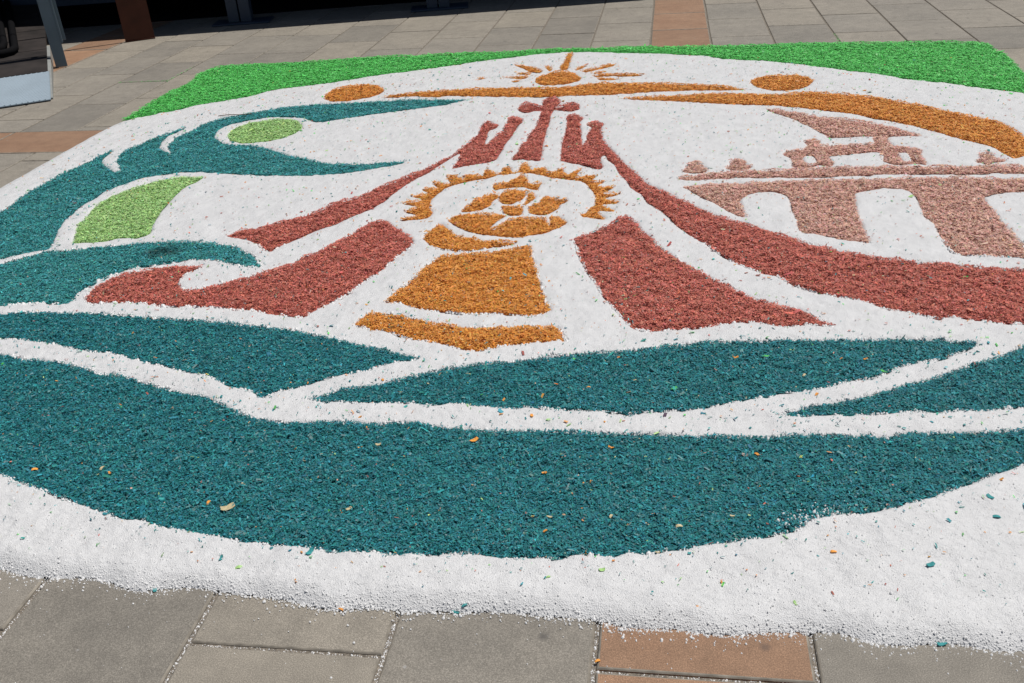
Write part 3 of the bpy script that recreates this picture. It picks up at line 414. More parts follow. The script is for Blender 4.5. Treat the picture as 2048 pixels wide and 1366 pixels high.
# ------------------------------------------------------------------ salt bed
SALT_LOOP = [tuple(p) for p in SALT_EDGE]
ALL = []          # every coloured patch as loops, for the hollows in the salt
HOLES = {'br_tower': ['br_tower_h1', 'br_tower_h2']}
for k in POLYS:
    if '_h1' in k or '_h2' in k: continue
    ALL.append([POLYS[k]] + [POLYS[h] for h in HOLES.get(k, [])])
ys = [1.33]
while ys[-1] < 6.45: ys.append(ys[-1] + min(0.0125, 0.0036 + max(0, ys[-1] - 1.5) * 0.0028))
ys = np.array(ys)
XS = 0.0055
xsg = np.arange(-3.16, 2.0, XS)
GX, GY = np.meshgrid(xsg, ys)
wob = 0.006 * vnoise(GX, GY, 0.018) + 0.010 * vnoise(GX + 9, GY, 0.05)
ms = inside((GX + wob).ravel(), (GY + 0.8 * wob[::-1]).ravel(), [SALT_LOOP]).reshape(GX.shape)
mc = np.zeros(GX.shape, bool)
for loops in ALL:
    a = np.asarray(loops[0])
    x1, y1 = a.min(0) - .01; x2, y2 = a.max(0) + .01
    i0, i1 = np.searchsorted(ys, [y1, y2]); j0, j1 = np.searchsorted(xsg, [x1, x2])
    if i1 <= i0 or j1 <= j0: continue
    sub = inside((GX[i0:i1, j0:j1] + 0.5 * wob[i0:i1, j0:j1]).ravel(), GY[i0:i1, j0:j1].ravel(), loops).reshape(i1 - i0, j1 - j0)
    mc[i0:i1, j0:j1] |= sub
def blur(a, r):
    a = a.astype(float)
    for ax in (0, 1):
        c = np.cumsum(np.pad(a, [(r + 1, r) if i == ax else (0, 0) for i in (0, 1)], mode='edge'), ax)
        n = a.shape[ax]
        a = (np.take(c, np.arange(2 * r + 1, n + 2 * r + 1), ax) - np.take(c, np.arange(0, n), ax)) / (2 * r + 1)
    return a
bs = blur(blur(ms, 7), 6)
bc = blur(mc, 1)
sm = lambda t: t * t * (3 - 2 * t)
hs = np.clip((bs - 0.44) / 0.54, 0, 1) ** 0.8
ridge = blur(blur(~mc & ms, 4), 3)
Z = hs * (0.0172 + 0.004 * ridge + 0.006 * vnoise(GX, GY, 0.11) + 0.004 * vnoise(GX, GY, 0.035) + 0.0026 * vnoise(GX, GY, 0.012) + 0.0024 * (rng.random(GX.shape) - .5) * np.clip(2.2 - 0.5 * GY, 0.5, 1.2))
Z -= 0.010 * sm(np.clip(bc, 0, 1)) * hs
Z = np.where(hs < 0.02, -0.001, np.maximum(Z, 0.0006))
keep = (bs > 0.40) & ~(blur(mc, 3) > 0.985)
idx = -np.ones(GX.shape, int)
q = keep[:-1, :-1] & keep[1:, :-1] & keep[:-1, 1:] & keep[1:, 1:]
used = np.zeros(GX.shape, bool)
used[:-1, :-1] |= q; used[1:, :-1] |= q; used[:-1, 1:] |= q; used[1:, 1:] |= q
idx[used] = np.arange(used.sum())
jx = 0.0016 * (rng.random(GX.shape) - .5); jy = 0.0016 * (rng.random(GX.shape) - .5)
V = np.stack([(GX + jx)[used], (GY + jy)[used], Z[used]], 1)
Fq = np.stack([idx[:-1, :-1][q], idx[:-1, 1:][q], idx[1:, 1:][q], idx[1:, :-1][q]], 1)
salt = np_mesh('salt_bed', V, Fq, MAT_SALT, smooth=True)
tag(salt, 'white crushed salt bed spread on the paving around the coloured sawdust shapes', 'salt')
def salt_z(x, y):
    i = np.clip(np.searchsorted(ys, y), 1, len(ys) - 1)
    j = np.clip(((x - xsg[0]) / XS).astype(int), 0, len(xsg) - 1)
    return Z[i, j], ms[i, j] & ~mc[i, j], bs[i, j]

def crystals(name, P, size, parent):
    n = len(P)
    base = np.array([(-.6, -.5, -.35), (.55, -.6, -.35), (.6, .5, -.35), (-.5, .6, -.35), (-.32, -.3, .5), (.36, -.25, .42), (.25, .34, .5), (-.3, .28, .4)])
    fc = np.array([(4, 5, 6, 7), (0, 1, 5, 4), (1, 2, 6, 5), (2, 3, 7, 6), (3, 0, 4, 7)])
    th = rng.random(n) * 6.283
    v = base[None] * (1 + 0.5 * (rng.random((n, 8, 3)) - .5)) * size[:, None, None]
    v[:, :, 0] *= (0.8 + 0.5 * rng.random(n))[:, None]
    c, s = np.cos(th)[:, None], np.sin(th)[:, None]
    tz = (rng.random(n)[:, None] - .5) * 0.9
    x, y, z = v[:, :, 0] * c - v[:, :, 1] * s, v[:, :, 0] * s + v[:, :, 1] * c, v[:, :, 2] + tz * v[:, :, 0] * 0.5
    Vv = np.stack([x, y, z], 2) + P[:, None, :]
    Ff = fc[None] + (np.arange(n) * 8)[:, None, None]
    return np_mesh(name, Vv.reshape(-1, 3), Ff.reshape(-1, 4), MAT_CRYSTAL, parent)
# crystals lying on the near salt, thickest where the edge thins out
n = 260000
x = rng.uniform(-1.9, 1.3, n); y = 1.33 + 1.25 * rng.random(n) ** 1.7
z, ok, bsv = salt_z(x, y)
thin = np.clip((0.93 - bsv) / 0.4, 0, 1)
ok = (ok | ((bsv > 0.36) & (bsv < 0.7))) & (rng.random(n) < np.maximum(np.clip(0.10 - (y - 1.4) * 0.07, 0.01, 1), 0.34 * thin))
sz = rng.gamma(4.0, 0.00028, n) + 0.0006 + 0.0006 * thin * rng.random(n)
P = np.stack([x, y, np.maximum(z, 0) + sz * (0.05 + 0.05 * thin)], 1)[ok]
tag(crystals('salt_crystals', P, sz[ok], salt), kind='stuff')
# crumbly lips of salt spilling over the edges of the near coloured shapes
ep = []
for loops in ALL:
    a = np.asarray(loops[0]); b = np.roll(a, -1, 0)
    if a[:, 1].min() > 3.3: continue
    ln = np.hypot(*(b - a).T)
    n = int(ln.sum() * 900)
    i = rng.choice(len(a), n, p=ln / ln.sum()); tt = rng.random(n)[:, None]
    ep.append(a[i] * (1 - tt) + b[i] * tt + rng.normal(0, 0.0035, (n, 2)))
ep = np.concatenate(ep)
ep = ep[(ep[:, 1] < 3.2) & (vnoise(ep[:, 0], ep[:, 1], 0.016) > -0.10)]
zc_ = ep @ np.array((fw.x, fw.y)) - CAM_H * fw.z
ep = ep[np.abs((ep @ np.array((rt.x, rt.y)) - CAM_H * rt.z) / zc_) < 0.58]
sz = (rng.gamma(3.0, 0.0006, len(ep)) + 0.0009) * np.clip(ep[:, 1] / 2.0, 0.9, 1.3)
zz = np.maximum(salt_z(ep[:, 0], ep[:, 1])[0], 0.0155) + sz * 0.35
tag(crystals('edge_crystals', np.stack([ep[:, 0], ep[:, 1], zz], 1), sz, salt), kind='stuff')
# white grains raked into the teal near the corner of the margin
n = 230
gx = rng.normal(0.335, 0.05, n); gy = 1.690 + 0.35 * (gx - 0.335) + rng.normal(0, 0.022, n)
sz = rng.gamma(3.0, 0.0006, n) + 0.0008
tag(crystals('raked_grains', np.stack([gx, gy, 0.0185 + rng.random(n) * 0.003], 1), sz, salt), kind='stuff')
# loose grains that rolled off the near edge on to the pavers
edge = np.array([p for p in SALT_LOOP if p[1] < 1.5 and p[0] < 1.0])
n = 3200
e = edge[rng.integers(0, len(edge), n)] + rng.normal(0, 0.012, (n, 2))
off = rng.exponential(0.011, n)
x, y = e[:, 0] + rng.normal(0, 0.014, n), e[:, 1] - off + 0.016
sz = np.minimum(rng.gamma(2.2, 0.00062, n) + 0.0006, 0.0055)
tag(crystals('loose_salt_grains', np.stack([x, y, sz * 0.32], 1), sz, salt), kind='stuff')
n = 260
x = rng.uniform(-1.5, 0.8, n); y = rng.uniform(0.95, 1.40, n)
sz = np.minimum(rng.gamma(1.6, 0.0005, n) + 0.0004, 0.0035)
z, ok, _ = salt_z(x, y)
tag(crystals('scattered_salt_dust', np.stack([x, y, sz * 0.3], 1)[~ok], sz[~ok], salt), kind='stuff')
# grains swept into the joints of the near pavers
jp = []
for xl in lines:
    if -1.7 < xl < 1.0:
        for _ in range(330): jp.append((xl + rng.normal(0, .0022), rng.uniform(0.95, 1.42), -0.006))
for xl in lines:
    k = lines.index(xl)
    if -1.7 < xl < 0.5 and k % 2 == lines.index(X0) % 2:
        for _ in range(150): jp.append((xl + rng.uniform(0.0, W), 1.247 + rng.normal(0, .0022), -0.006))
jp = np.array(jp)
tag(crystals('joint_grains', jp, rng.gamma(2.2, 0.0004, len(jp)) + 0.0005, salt), kind='stuff')

# ------------------------------------------------------------------ dyed sawdust
def chip_mesh(name, P, size, dye, parent, tilt=0.32, foreign=0.004, stain=None):
    n = len(P)
    tilt = tilt * np.clip(1.12 - 0.08 * (P[:, 1] - 1.8), 0.8, 1.1)
    asp = rng.gamma(3.0, 0.55, n) + 0.9
    ln = size * np.sqrt(asp); wd = size / np.sqrt(asp)
    q = np.array([(-.5, -.5), (.5, -.42), (.46, .5), (-.44, .46)])
    u = q[None] * (1 + 0.55 * (rng.random((n, 4, 2)) - .5))
    lx, ly = u[:, :, 0] * ln[:, None], u[:, :, 1] * wd[:, None]
    th = rng.random(n) * 6.283
    c, s = np.cos(th)[:, None], np.sin(th)[:, None]
    x, y = lx * c - ly * s, lx * s + ly * c
    gx, gy = (rng.normal(0, 1, n) * tilt)[:, None], (rng.normal(0, 1, n) * tilt)[:, None]
    z = x * gx + y * gy
    z -= z.min(1)[:, None] * 0.55
    curl = (rng.random((n, 1)) - .5) * 0.4 * wd[:, None]
    z[:, 1] += curl[:, 0]
    sh = 1 / np.sqrt(1 + gx ** 2 + gy ** 2)
    Vv = np.stack([P[:, 0:1] + x * sh, P[:, 1:2] + y * sh, P[:, 2:3] + z * sh], 2)
    d = np.array(DYE[dye])
    val = np.exp(rng.normal(-0.02, 0.28, n))
    C = d[None] * val[:, None] * (1 + 0.09 * rng.normal(0, 1, (n, 3)))
    pale = rng.random(n) < 0.06                      # highlights put into the chip colour, plus some naturally pale flakes
    C[pale] = C[pale] * 0.5 + 0.5 * (d * 0.55 + np.array((0.28, 0.27, 0.24)))
    if stain:                                        # a clump where too much dye was poured
        sx, sy, rx, ry = stain
        q2 = ((P[:, 0] - sx) / rx) ** 2 + ((P[:, 1] - sy) / ry) ** 2
        C = C * (1 - 0.72 * np.exp(-q2 * q2 * (0.6 + 0.8 * rng.random(n))))[:, None]
    fo = rng.random(n) < foreign
    names = [k for k in DYE if k not in ('purple',)]
    fc = np.array([DYE[k] for k in names])[rng.integers(0, len(names), n)]
    C[fo] = fc[fo] * 0.9
    C = C * np.minimum(1, 0.88 / C.max(1))[:, None]
    C = np.clip(C, 0.004, 0.9)
    Ff = np.arange(n * 4).reshape(n, 4)
    return np_mesh(name, Vv.reshape(-1, 3), Ff, SAW[dye], parent, cols=np.repeat(C, 4, 0))

def sscale(y):            # coarser shavings are enough where the carpet is far away
    return np.clip(1 + (y - 2.1) * 0.10, 1.0, 1.30)

def view_mask(x, y):
    dx, dy, dz = x, y, -CAM_H
    zc = dx * fw.x + dy * fw.y + dz * fw.z
    return (np.abs((dx * rt.x + dy * rt.y + dz * rt.z) / zc) < 0.60) & (np.abs((dx * up.x + dy * up.y + dz * up.z) / zc) < 0.42)

def patch(name, keys, dye, parent=None, zb=0.0145, mound=0.0, chip=0.0036, cover=1.40, foreign=0.004, wob=0.006, stain=None):
    loops = [POLYS[keys[0]]] + [POLYS[h] for h in keys[1:]]
    pts = [[Vector((x, y, 0)) for x, y in lp] for lp in loops]
    flat = [v for lp in pts for v in lp]
    tris = tessellate_polygon(pts)
    o = np_mesh(name, np.array([(v.x, v.y, zb) for v in flat]), np.array(tris), SAW[dye], parent,
                cols=np.tile(np.array(DYE[dye]) * 0.75, (len(flat), 1)))
    a = np.asarray(loops[0])
    (x1, y1), (x2, y2) = a.min(0) - 0.01, a.max(0) + 0.01
    dmax = cover / (chip * sscale(np.array(y1))) ** 2
    n = int((x2 - x1) * (y2 - y1) * dmax)
    PX, PY = [], []
    while n > 0:
        m = min(n, 600000); n -= m
        x = rng.uniform(x1, x2, m); y = rng.uniform(y1, y2, m)
        k = rng.random(m) < (sscale(np.array(y1)) / sscale(y)) ** 2
        x, y = x[k], y[k]
        k = rng.random(len(x)) < np.where(view_mask(x, y), 1.0, 0.45)      # thinner where the photograph does not reach
        x, y = x[k], y[k]
        wx, wy = wob * rng.normal(0, .5, len(x)), wob * rng.normal(0, .5, len(x))
        k = inside(x + wx, y + wy, loops)
        PX.append(x[k]); PY.append(y[k])
    x, y = np.concatenate(PX), np.concatenate(PY)
    z = zb + 0.002 + rng.random(len(x)) * 0.0048 + 0.007 * vnoise(x, y, 0.06) + (0.006 if not mound else 0.012) * vnoise(x, y, 0.020)
    if mound:
        z = z + mound * np.clip(edge_dist(x, y, loops) / 0.035, 0, 1) ** 0.6
    size = chip * sscale(y) * np.exp(rng.normal(0, 0.30, len(x)))
    big = rng.random(len(x)) < 0.016
    size[big] *= 1.9
    tag(chip_mesh('wood_chips', np.stack([x, y, z], 1), size, dye, o, foreign=foreign, stain=stain), kind='stuff')
    return o

def motif(name, label, cat, parts, group=None):
    t = empty(name, (0, 0, 0))
    tag(t, label, cat, group)
    for pn, keys, dye, kw in parts:
        patch(pn, keys, dye, t, **kw)
    return t

MD = dict(mound=0.006)
t = patch('sawdust_border', ['green_border'], 'green', mound=0.006)
tag(t, 'bright green sawdust border filling the outer corners beside the bare paving', 'sawdust')
motif('leaping_figure', 'teal sawdust figure with outstretched arms, pale green head and pale green sash', 'sawdust figure', [
    ('body', ['fig_body'], 'teal', {}), ('head', ['fig_head'], 'lime', {}), ('sash', ['fig_sash'], 'lime', {})])
t = patch('sawdust_wave', ['wave_hook'], 'teal', stain=(-1.900, 3.125, 0.075, 0.045))
tag(t, 'teal sawdust wave whose curled tip hangs over the red crescent', 'sawdust', 'teal sawdust waves')
motif('church', 'red sawdust church with a cross, clustered towers and sweeping curved wings', 'sawdust church', [
    ('wing', ['wing_left'], 'red', MD), ('tower', ['tower_left'], 'red', MD), ('cross_tower', ['tower_cross'], 'red', dict(mound=0.011)),
    ('tower', ['tower_right'], 'red', MD), ('wing', ['wing_right'], 'red', MD)])
motif('arched_bridge', 'pale pink sawdust bridge with arches, a gate tower and a sloping roof', 'sawdust bridge', [
    ('roof', ['br_roof'], 'pink', MD), ('gate_tower', ['br_tower', 'br_tower_h1', 'br_tower_h2'], 'pink', MD),
    ('tree', ['br_tree1'], 'pink', MD), ('tree', ['br_tree2'], 'pink', MD), ('tree', ['br_tree3'], 'pink', MD),
    ('deck', ['br_deck'], 'pink', MD), ('arcade', ['br_arcade'], 'pink', dict(mound=0.005))])
motif('sawdust_figure', 'orange sawdust figure, oval head and slender body lying under the rayed sun', 'sawdust figure', [
    ('head', ['or_head1'], 'orange', MD), ('body', ['or_body1'], 'orange', MD)], 'orange figures joining hands')
motif('sawdust_figure', 'orange sawdust figure, oval head and broad body arching over the pink bridge', 'sawdust figure', [
    ('head', ['or_head2'], 'orange', MD), ('body', ['or_body2'], 'orange', MD)], 'orange figures joining hands')
motif('sawdust_sun', 'small orange sawdust sun with thin uneven rays above the cross', 'sawdust sun', [
    ('disc', ['sun_disc'], 'orange', dict(mound=0.008))] + [('ray', ['sun_ray%d' % i], 'orange', dict(mound=0.004, zb=0.016, wob=0.012)) for i in range(12)])
motif('monstrance', 'orange sawdust monstrance: spiky halo round a crowned mother and child on a stem', 'sawdust emblem', [
    ('halo', ['mo_burst'], 'orange', MD), ('crown', ['mo_crown'], 'orange', MD), ('veil', ['mo_veil1'], 'orange', MD), ('face', ['mo_head'], 'orange', dict(mound=0.008)),
    ('veil', ['mo_veil2'], 'orange', MD), ('child', ['mo_child'], 'orange', MD), ('neck', ['mo_neck'], 'orange', MD), ('robe', ['mo_robe'], 'orange', MD),
    ('crescent', ['mo_crescent'], 'orange', MD), ('stem', ['mo_stem'], 'orange', MD), ('foot', ['mo_foot'], 'orange', MD)])
for key, lab in (('page_left', 'dark teal sawdust wave between the red crescent and the widest teal bowl shape'),
                 ('page_right', 'dark teal sawdust wave, long leaf shape below the orange foot and red wing'),
                 ('sliver', 'dark teal sawdust wave starting as a thin sliver beside the long leaf shape'),
                 ('bowl', 'widest dark teal sawdust wave, bowl shaped, beside the plain salt margin')):
    t = patch('sawdust_wave', [key], 'tealdeep', foreign=0.003)
    tag(t, lab, 'sawdust', 'teal sawdust waves')

# shavings blown over the salt
PATCH_DYE = {'green_border': 'green', 'fig_body': 'teal', 'fig_head': 'lime', 'fig_sash': 'lime', 'wave_hook': 'teal', 'page_left': 'teal', 'page_right': 'teal', 'sliver': 'teal', 'bowl': 'teal'}
for k in POLYS:
    if k in PATCH_DYE: continue
    PATCH_DYE[k] = 'red' if ('wing' in k or k.startswith('tower')) else 'pink' if k.startswith('br_') else 'orange'
stray = {}
for k, dye in PATCH_DYE.items():
    a = np.asarray(POLYS[k]); b = np.roll(a, -1, 0)
    ln = np.hypot(*(b - a).T)
    n = int(ln.sum() * (150 if dye == 'teal' else 50))
    i = rng.choice(len(a), n, p=ln / ln.sum()); tt = rng.random(n)[:, None]
    pt = a[i] * (1 - tt) + b[i] * tt
    ang = rng.random(n) * 6.283; r = rng.exponential(0.045, n)
    pt = pt + np.stack([np.cos(ang) * r, np.sin(ang) * r], 1)
    stray.setdefault(dye, []).append(pt)
for dye, n in (('teal', 4200), ('green', 2400), ('orange', 3000), ('red', 2200), ('lime', 1300)):
    stray.setdefault(dye, []).append(np.stack([rng.uniform(-3.1, 1.9, n), rng.uniform(1.45, 6.2, n)], 1))
strays = empty('stray_shavings')
tag(strays, 'tiny coloured wood shavings flecked all over the white salt', 'wood shavings', kind='stuff')
for dye, l in stray.items():
    pt = np.concatenate(l)
    z, ok, bsv = salt_z(pt[:, 0], pt[:, 1])
    ok &= bsv > 0.85
    pt, z = pt[ok], z[ok]
    size = 0.0033 * np.exp(rng.normal(0, 0.45, len(pt))) * np.clip(0.9 + (pt[:, 1] - 1.6) * 0.12, 0.9, 1.4)
    tag(chip_mesh('wood_chips', np.stack([pt[:, 0], pt[:, 1], z + 0.0024], 1), size, dye, strays, tilt=0.25), kind='stuff')
# green dust blown along the paver joints behind the border
gd = np.concatenate([np.stack([rng.uniform(-3.66, -3.30, 70), 6.018 + rng.normal(0, .006, 70)], 1), np.stack([-3.30 + rng.normal(0, .006, 60), rng.uniform(5.98, 6.45, 60)], 1), np.stack([1.08 + rng.normal(0, .006, 50), rng.uniform(6.3, 6.75, 50)], 1)])
tag(chip_mesh('joint_dust', np.concatenate([gd, np.full((len(gd), 1), 0.001)], 1), np.full(len(gd), 0.005), 'green', strays, tilt=0.15), kind='stuff')
# odd shavings of the other colours caught on the sawdust itself
for key, cnt in (('bowl', 300), ('page_left', 70), ('page_right', 110), ('wing_left', 170), ('wing_right', 190), ('tower_right', 280), ('mo_stem', 70), ('mo_foot', 70), ('br_arcade', 110)):
    a = np.asarray(POLYS[key])
    x = rng.uniform(a[:, 0].min(), a[:, 0].max(), cnt * 6); y = rng.uniform(a[:, 1].min(), a[:, 1].max(), cnt * 6)
    k = inside(x, y, [POLYS[key]])
    x, y = x[k][:cnt], y[k][:cnt]
    pool = ['cream', 'orange', 'lime', 'red'] if key in ('bowl', 'page_left', 'page_right') else ['teal', 'teal', 'teal', 'cream']
    for dye in set(pool):
        m = rng.random(len(x)) < pool.count(dye) / len(pool)
        if m.sum() == 0: continue
        zz = 0.021 + (0.010 if key not in ('bowl', 'page_left', 'page_right') else 0.0)
        sz = 0.0036 * np.exp(rng.normal(0, 0.35, m.sum()))
        tag(chip_mesh('wood_chips', np.stack([x[m], y[m], np.full(m.sum(), zz)], 1), sz, dye, strays, tilt=0.3, foreign=0), kind='stuff')

# single larger flakes one can pick out
FLAKES = [('cream', 'bowl', -1.0, 1.638, 32.0), ('cream', 'bowl', -0.711, 1.653, 14.2), ('cream', 'bowl', -0.711, 1.908, 14.1), ('cream', 'bowl', -0.881, 1.832, 14.1), ('cream', 'bowl', -0.998, 1.728, 13.9), ('cream', 'bowl', 0.036, 1.639, 14.5), ('cream', 'bowl', -0.112, 1.664, 12.4), ('cream', 'bowl', 0.15, 1.683, 10.2), ('cream', 'bowl', -0.009, 1.554, 9.7), ('cream', 'bowl', -0.248, 1.654, 13.5), ('cream', 'bowl', -1.392, 1.77, 15.1), ('cream', 'page', -0.079, 2.246, 11.0), ('cream', 'page', 0.372, 2.288, 14.1), ('orange', 'bowl', -1.054, 1.653, 16.2), ('orange', 'bowl', -0.754, 1.893, 11.5), ('orange', 'bowl', -0.47, 1.94, 22.7), ('orange', 'bowl', -0.278, 1.815, 12.0), ('orange', 'bowl', -0.182, 1.778, 10.6), ('orange', 'bowl', -0.165, 1.788, 10.6), ('orange', 'bowl', 0.219, 1.916, 13.6), ('orange', 'bowl', -0.25, 1.606, 14.4), ('orange', 'bowl', -1.569, 1.754, 15.6), ('orange', 'bowl', -1.361, 1.751, 12.2), ('orange', 'bowl', -0.126, 1.925, 14.8), ('orange', 'page', -0.202, 2.202, 12.2), ('orange', 'page', 0.196, 2.378, 15.8), ('orange', 'page', 0.544, 2.38, 13.2), ('orange', 'ridge', -0.794, 2.028, 13.4), ('orange', 'ridge', -0.338, 2.053, 11.7), ('orange', 'ridge', -0.784, 2.22, 12.8), ('orange', 'ridge', 0.391, 2.185, 15.0), ('orange', 'saltfront', -0.752, 1.41, 9.9), ('orange', 'saltfront', -0.64, 1.357, 11.6), ('orange', 'saltfront', 0.071, 1.4, 9.2), ('orange', 'saltfront', 0.347, 1.577, 12.1), ('orange', 'joint', -0.116, 1.267, 10.8), ('green', 'page', 0.027, 2.203, 17.6), ('green', 'page', -0.255, 2.352, 15.7), ('green', 'page', 0.281, 2.386, 23.1), ('green', 'page', 0.581, 2.314, 17.2), ('pink', 'bowl', 0.192, 1.911, 14.8), ('pink', 'bowl', -1.274, 1.692, 11.9), ('pink', 'bowl', 0.486, 1.744, 14.2), ('purple', 'ridge', 0.004, 2.069, 19.4), ('teal', 'saltfront', -0.388, 1.38, 13.4), ('teal', 'saltfront', -0.405, 1.369, 16.5), ('teal', 'saltfront', 0.509, 1.359, 18.7), ('teal', 'saltfront', 0.697, 1.713, 16.8), ('teal', 'saltfront', 0.529, 1.55, 17.8), ('teal', 'saltfront', -0.019, 1.428, 10.3), ('teal', 'saltfront', -0.751, 1.497, 20.3), ('teal', 'saltfront', -0.942, 1.466, 16.2), ('teal', 'saltfront', 0.701, 1.775, 15.9), ('teal', 'paver', -1.06, 1.383, 14.0), ('lime', 'saltfront', -0.892, 1.443, 14.8), ('lime', 'saltfront', -0.121, 1.488, 12.7), ('lime', 'saltfront', -0.228, 1.457, 10.5), ('lime', 'saltfront', 0.255, 1.426, 12.5)]
WHERE = {'page': 'on the long teal leaf shape', 'ridge': 'on the white ridge above the bowl',
         'saltfront': 'on the plain salt margin', 'joint': 'caught in a paver joint', 'paver': 'where salt meets a grey paver'}
def flake(colour, where, x, y, mm):
    s = mm / 1000.0
    nx, ny = 5, 3
    asp = random.uniform(0.35, 0.7)
    cur = random.uniform(0.10, 0.28) * random.choice((-1, 1))
    tw = random.uniform(-.25, .25)
    top = []
    for i in range(nx):
        for j in range(ny):
            a, b = i / (nx - 1) - .5, j / (ny - 1) - .5
            w = (1 - 1.3 * abs(a) ** 2.2 + random.uniform(-.1, .1)) * asp
            top.append((a * s + random.uniform(-.03, .03) * s, b * w * s, s * (0.22 + cur * (4 * a * a - .5) * .8 + tw * a * b + random.uniform(-.03, .03))))
    zmin = min(v[2] for v in top)
    top = [(a, b, c - zmin + 0.0009) for a, b, c in top]
    V = top + [(a, b, c - 0.0009) for a, b, c in top]
    N = nx * ny
    Fc = []
    for i in range(nx - 1):
        for j in range(ny - 1):
            k = i * ny + j
            Fc += [(k, k + ny, k + ny + 1, k + 1), (N + k, N + k + 1, N + k + ny + 1, N + k + ny)]
    ring = [i * ny for i in range(nx)] + [(nx - 1) * ny + j for j in range(1, ny)] + [i * ny + ny - 1 for i in range(nx - 2, -1, -1)] + [j for j in range(ny - 2, 0, -1)]
    for a, b in zip(ring, ring[1:] + ring[:1]): Fc.append((b, a, N + a, N + b))
    c = np.array(DYE[colour]) * random.uniform(0.85, 1.15)
    me_o = mesh_obj('wood_flake', V, Fc, SAW[colour])
    at = me_o.data.attributes.new('Col', 'FLOAT_COLOR', 'POINT')
    at.data.foreach_set('color', np.tile(np.append(c, 1.0), len(V)).astype(np.float32))
    if where in ('joint', 'paver'): z = 0.0
    elif where in ('bowl', 'page'): z = 0.0185
    else: z = float(salt_z(np.array([x]), np.array([y]))[0][0])
    me_o.location = (x, y, z)
    me_o.rotation_euler = (0, 0, random.uniform(0, 6.28))
    look = {'cream': 'pale cream', 'orange': 'orange', 'green': 'bright green', 'pink': 'reddish', 'purple': 'dark purple', 'teal': 'dark teal', 'lime': 'yellow green'}[colour]
    look = ('large ' if mm > 19 else 'tiny ' if mm < 10.5 else '') + look
    line = 'red crescent' if x < -0.97 else 'orange foot' if x < -0.28 else 'terracotta strip' if x < 0.28 else 'pink bridge'
    if where == 'bowl':
        near = "ridge side" if y > 1.88 else "outer rim" if y < 1.66 else "middle"
        lab = "%s wood flake by the teal bowl's %s, level with %s" % (look, near, line)
    else:
        lab = '%s wood flake %s, level with %s' % (look, WHERE[where], line)
    tag(me_o, lab, 'wood chip', '%s flakes' % colour)
for f in FLAKES: flake(*f)

# a dry twig on the salt by the figure's arm
tw = [(-2.50, 5.02, .024), (-2.44, 5.035, .026), (-2.38, 5.03, .025), (-2.31, 5.045, .026)]

# ------------------------------------------------------------------ steelwork along the back
BLUE = mat_simple('blue_grey_paint', (0.13, 0.175, 0.215), 0.5, var=0.10, scale=6.0)
BLUE_DK = mat_simple('dark_blue_paint', (0.045, 0.065, 0.10), 0.5, var=0.10, scale=6.0)
CORTEN = mat_simple('weathering_steel', (0.075, 0.022, 0.011), 0.75, var=0.25, scale=9.0, bump=0.2)
PLATE = mat_simple('galvanised_plate', (0.29, 0.365, 0.43), 0.5, metal=0.0, var=0.06, scale=5.0)
BOARD = mat_simple('dark_brown_board', (0.030, 0.024, 0.022), 0.65, var=0.45, scale=7.0, bump=0.2)  # one even dark brown for all ramp boards
BLACK = mat_simple('black_rubber', (0.006, 0.006, 0.007), 0.85, var=0.1, spec=0.08)
SHADE_BLACK = mat_simple('shade_black', (0.006, 0.006, 0.007), 0.95, var=0.2, spec=0.1)  # black of the added sky blockers and the painted under-deck shade
CHEEK = mat_simple('pale_steel_cheek', (0.30, 0.31, 0.30), 0.6, var=0.1)

def box(name, x0, x1, y0, y1, z0, z1, mat, parent, bev=0.004):
    V, Fc = [], []
    b = min(bev, (x1 - x0) / 4, (y1 - y0) / 4, (z1 - z0) / 4)
    for z, s in ((z0, b), (z0 + b, 0), (z1 - b, 0), (z1, b)):
        V += [(x0 + s, y0 + s, z), (x1 - s, y0 + s, z), (x1 - s, y1 - s, z), (x0 + s, y1 - s, z)]
    for k in range(3):
        for i in range(4):
            j = (i + 1) % 4
            Fc.append((4 * k + i, 4 * k + j, 4 * k + 4 + j, 4 * k + 4 + i))
    Fc += [(3, 2, 1, 0), (12, 13, 14, 15)]
    return mesh_obj(name, V, Fc, mat, parent)

def tube(name, pts, r, mat, parent, seg=10):
    pts = [Vector(p) for p in pts]
    V, Fc = [], []
    for i, p in enumerate(pts):
        d = (pts[min(i + 1, len(pts) - 1)] - pts[max(i - 1, 0)]).normalized()
        a = d.cross(Vector((0, 0, 1)))
        a = a.normalized() if a.length > 1e-4 else Vector((1, 0, 0))
        b = a.cross(d)
        for k in range(seg):
            t = 6.28318 * k / seg
            V.append(p + a * (r * math.cos(t)) + b * (r * math.sin(t)))
    for i in range(len(pts) - 1):
        for k in range(seg):
            j = (k + 1) % seg
            Fc.append((i * seg + k, i * seg + j, (i + 1) * seg + j, (i + 1) * seg + k))
    Fc += [tuple(range(seg - 1, -1, -1)), tuple(range((len(pts) - 1) * seg, len(pts) * seg))]
    return mesh_obj(name, V, Fc, mat, parent, smooth=True)

TW = mat_simple('dry_twig_bark', (0.16, 0.09, 0.05), 0.9, var=0.3, scale=60.0)
tg = tube('twig', tw, 0.0022, TW, None, 6)
tag(tg, 'thin dry brown twig lying on the salt near the teal figure', 'twig')

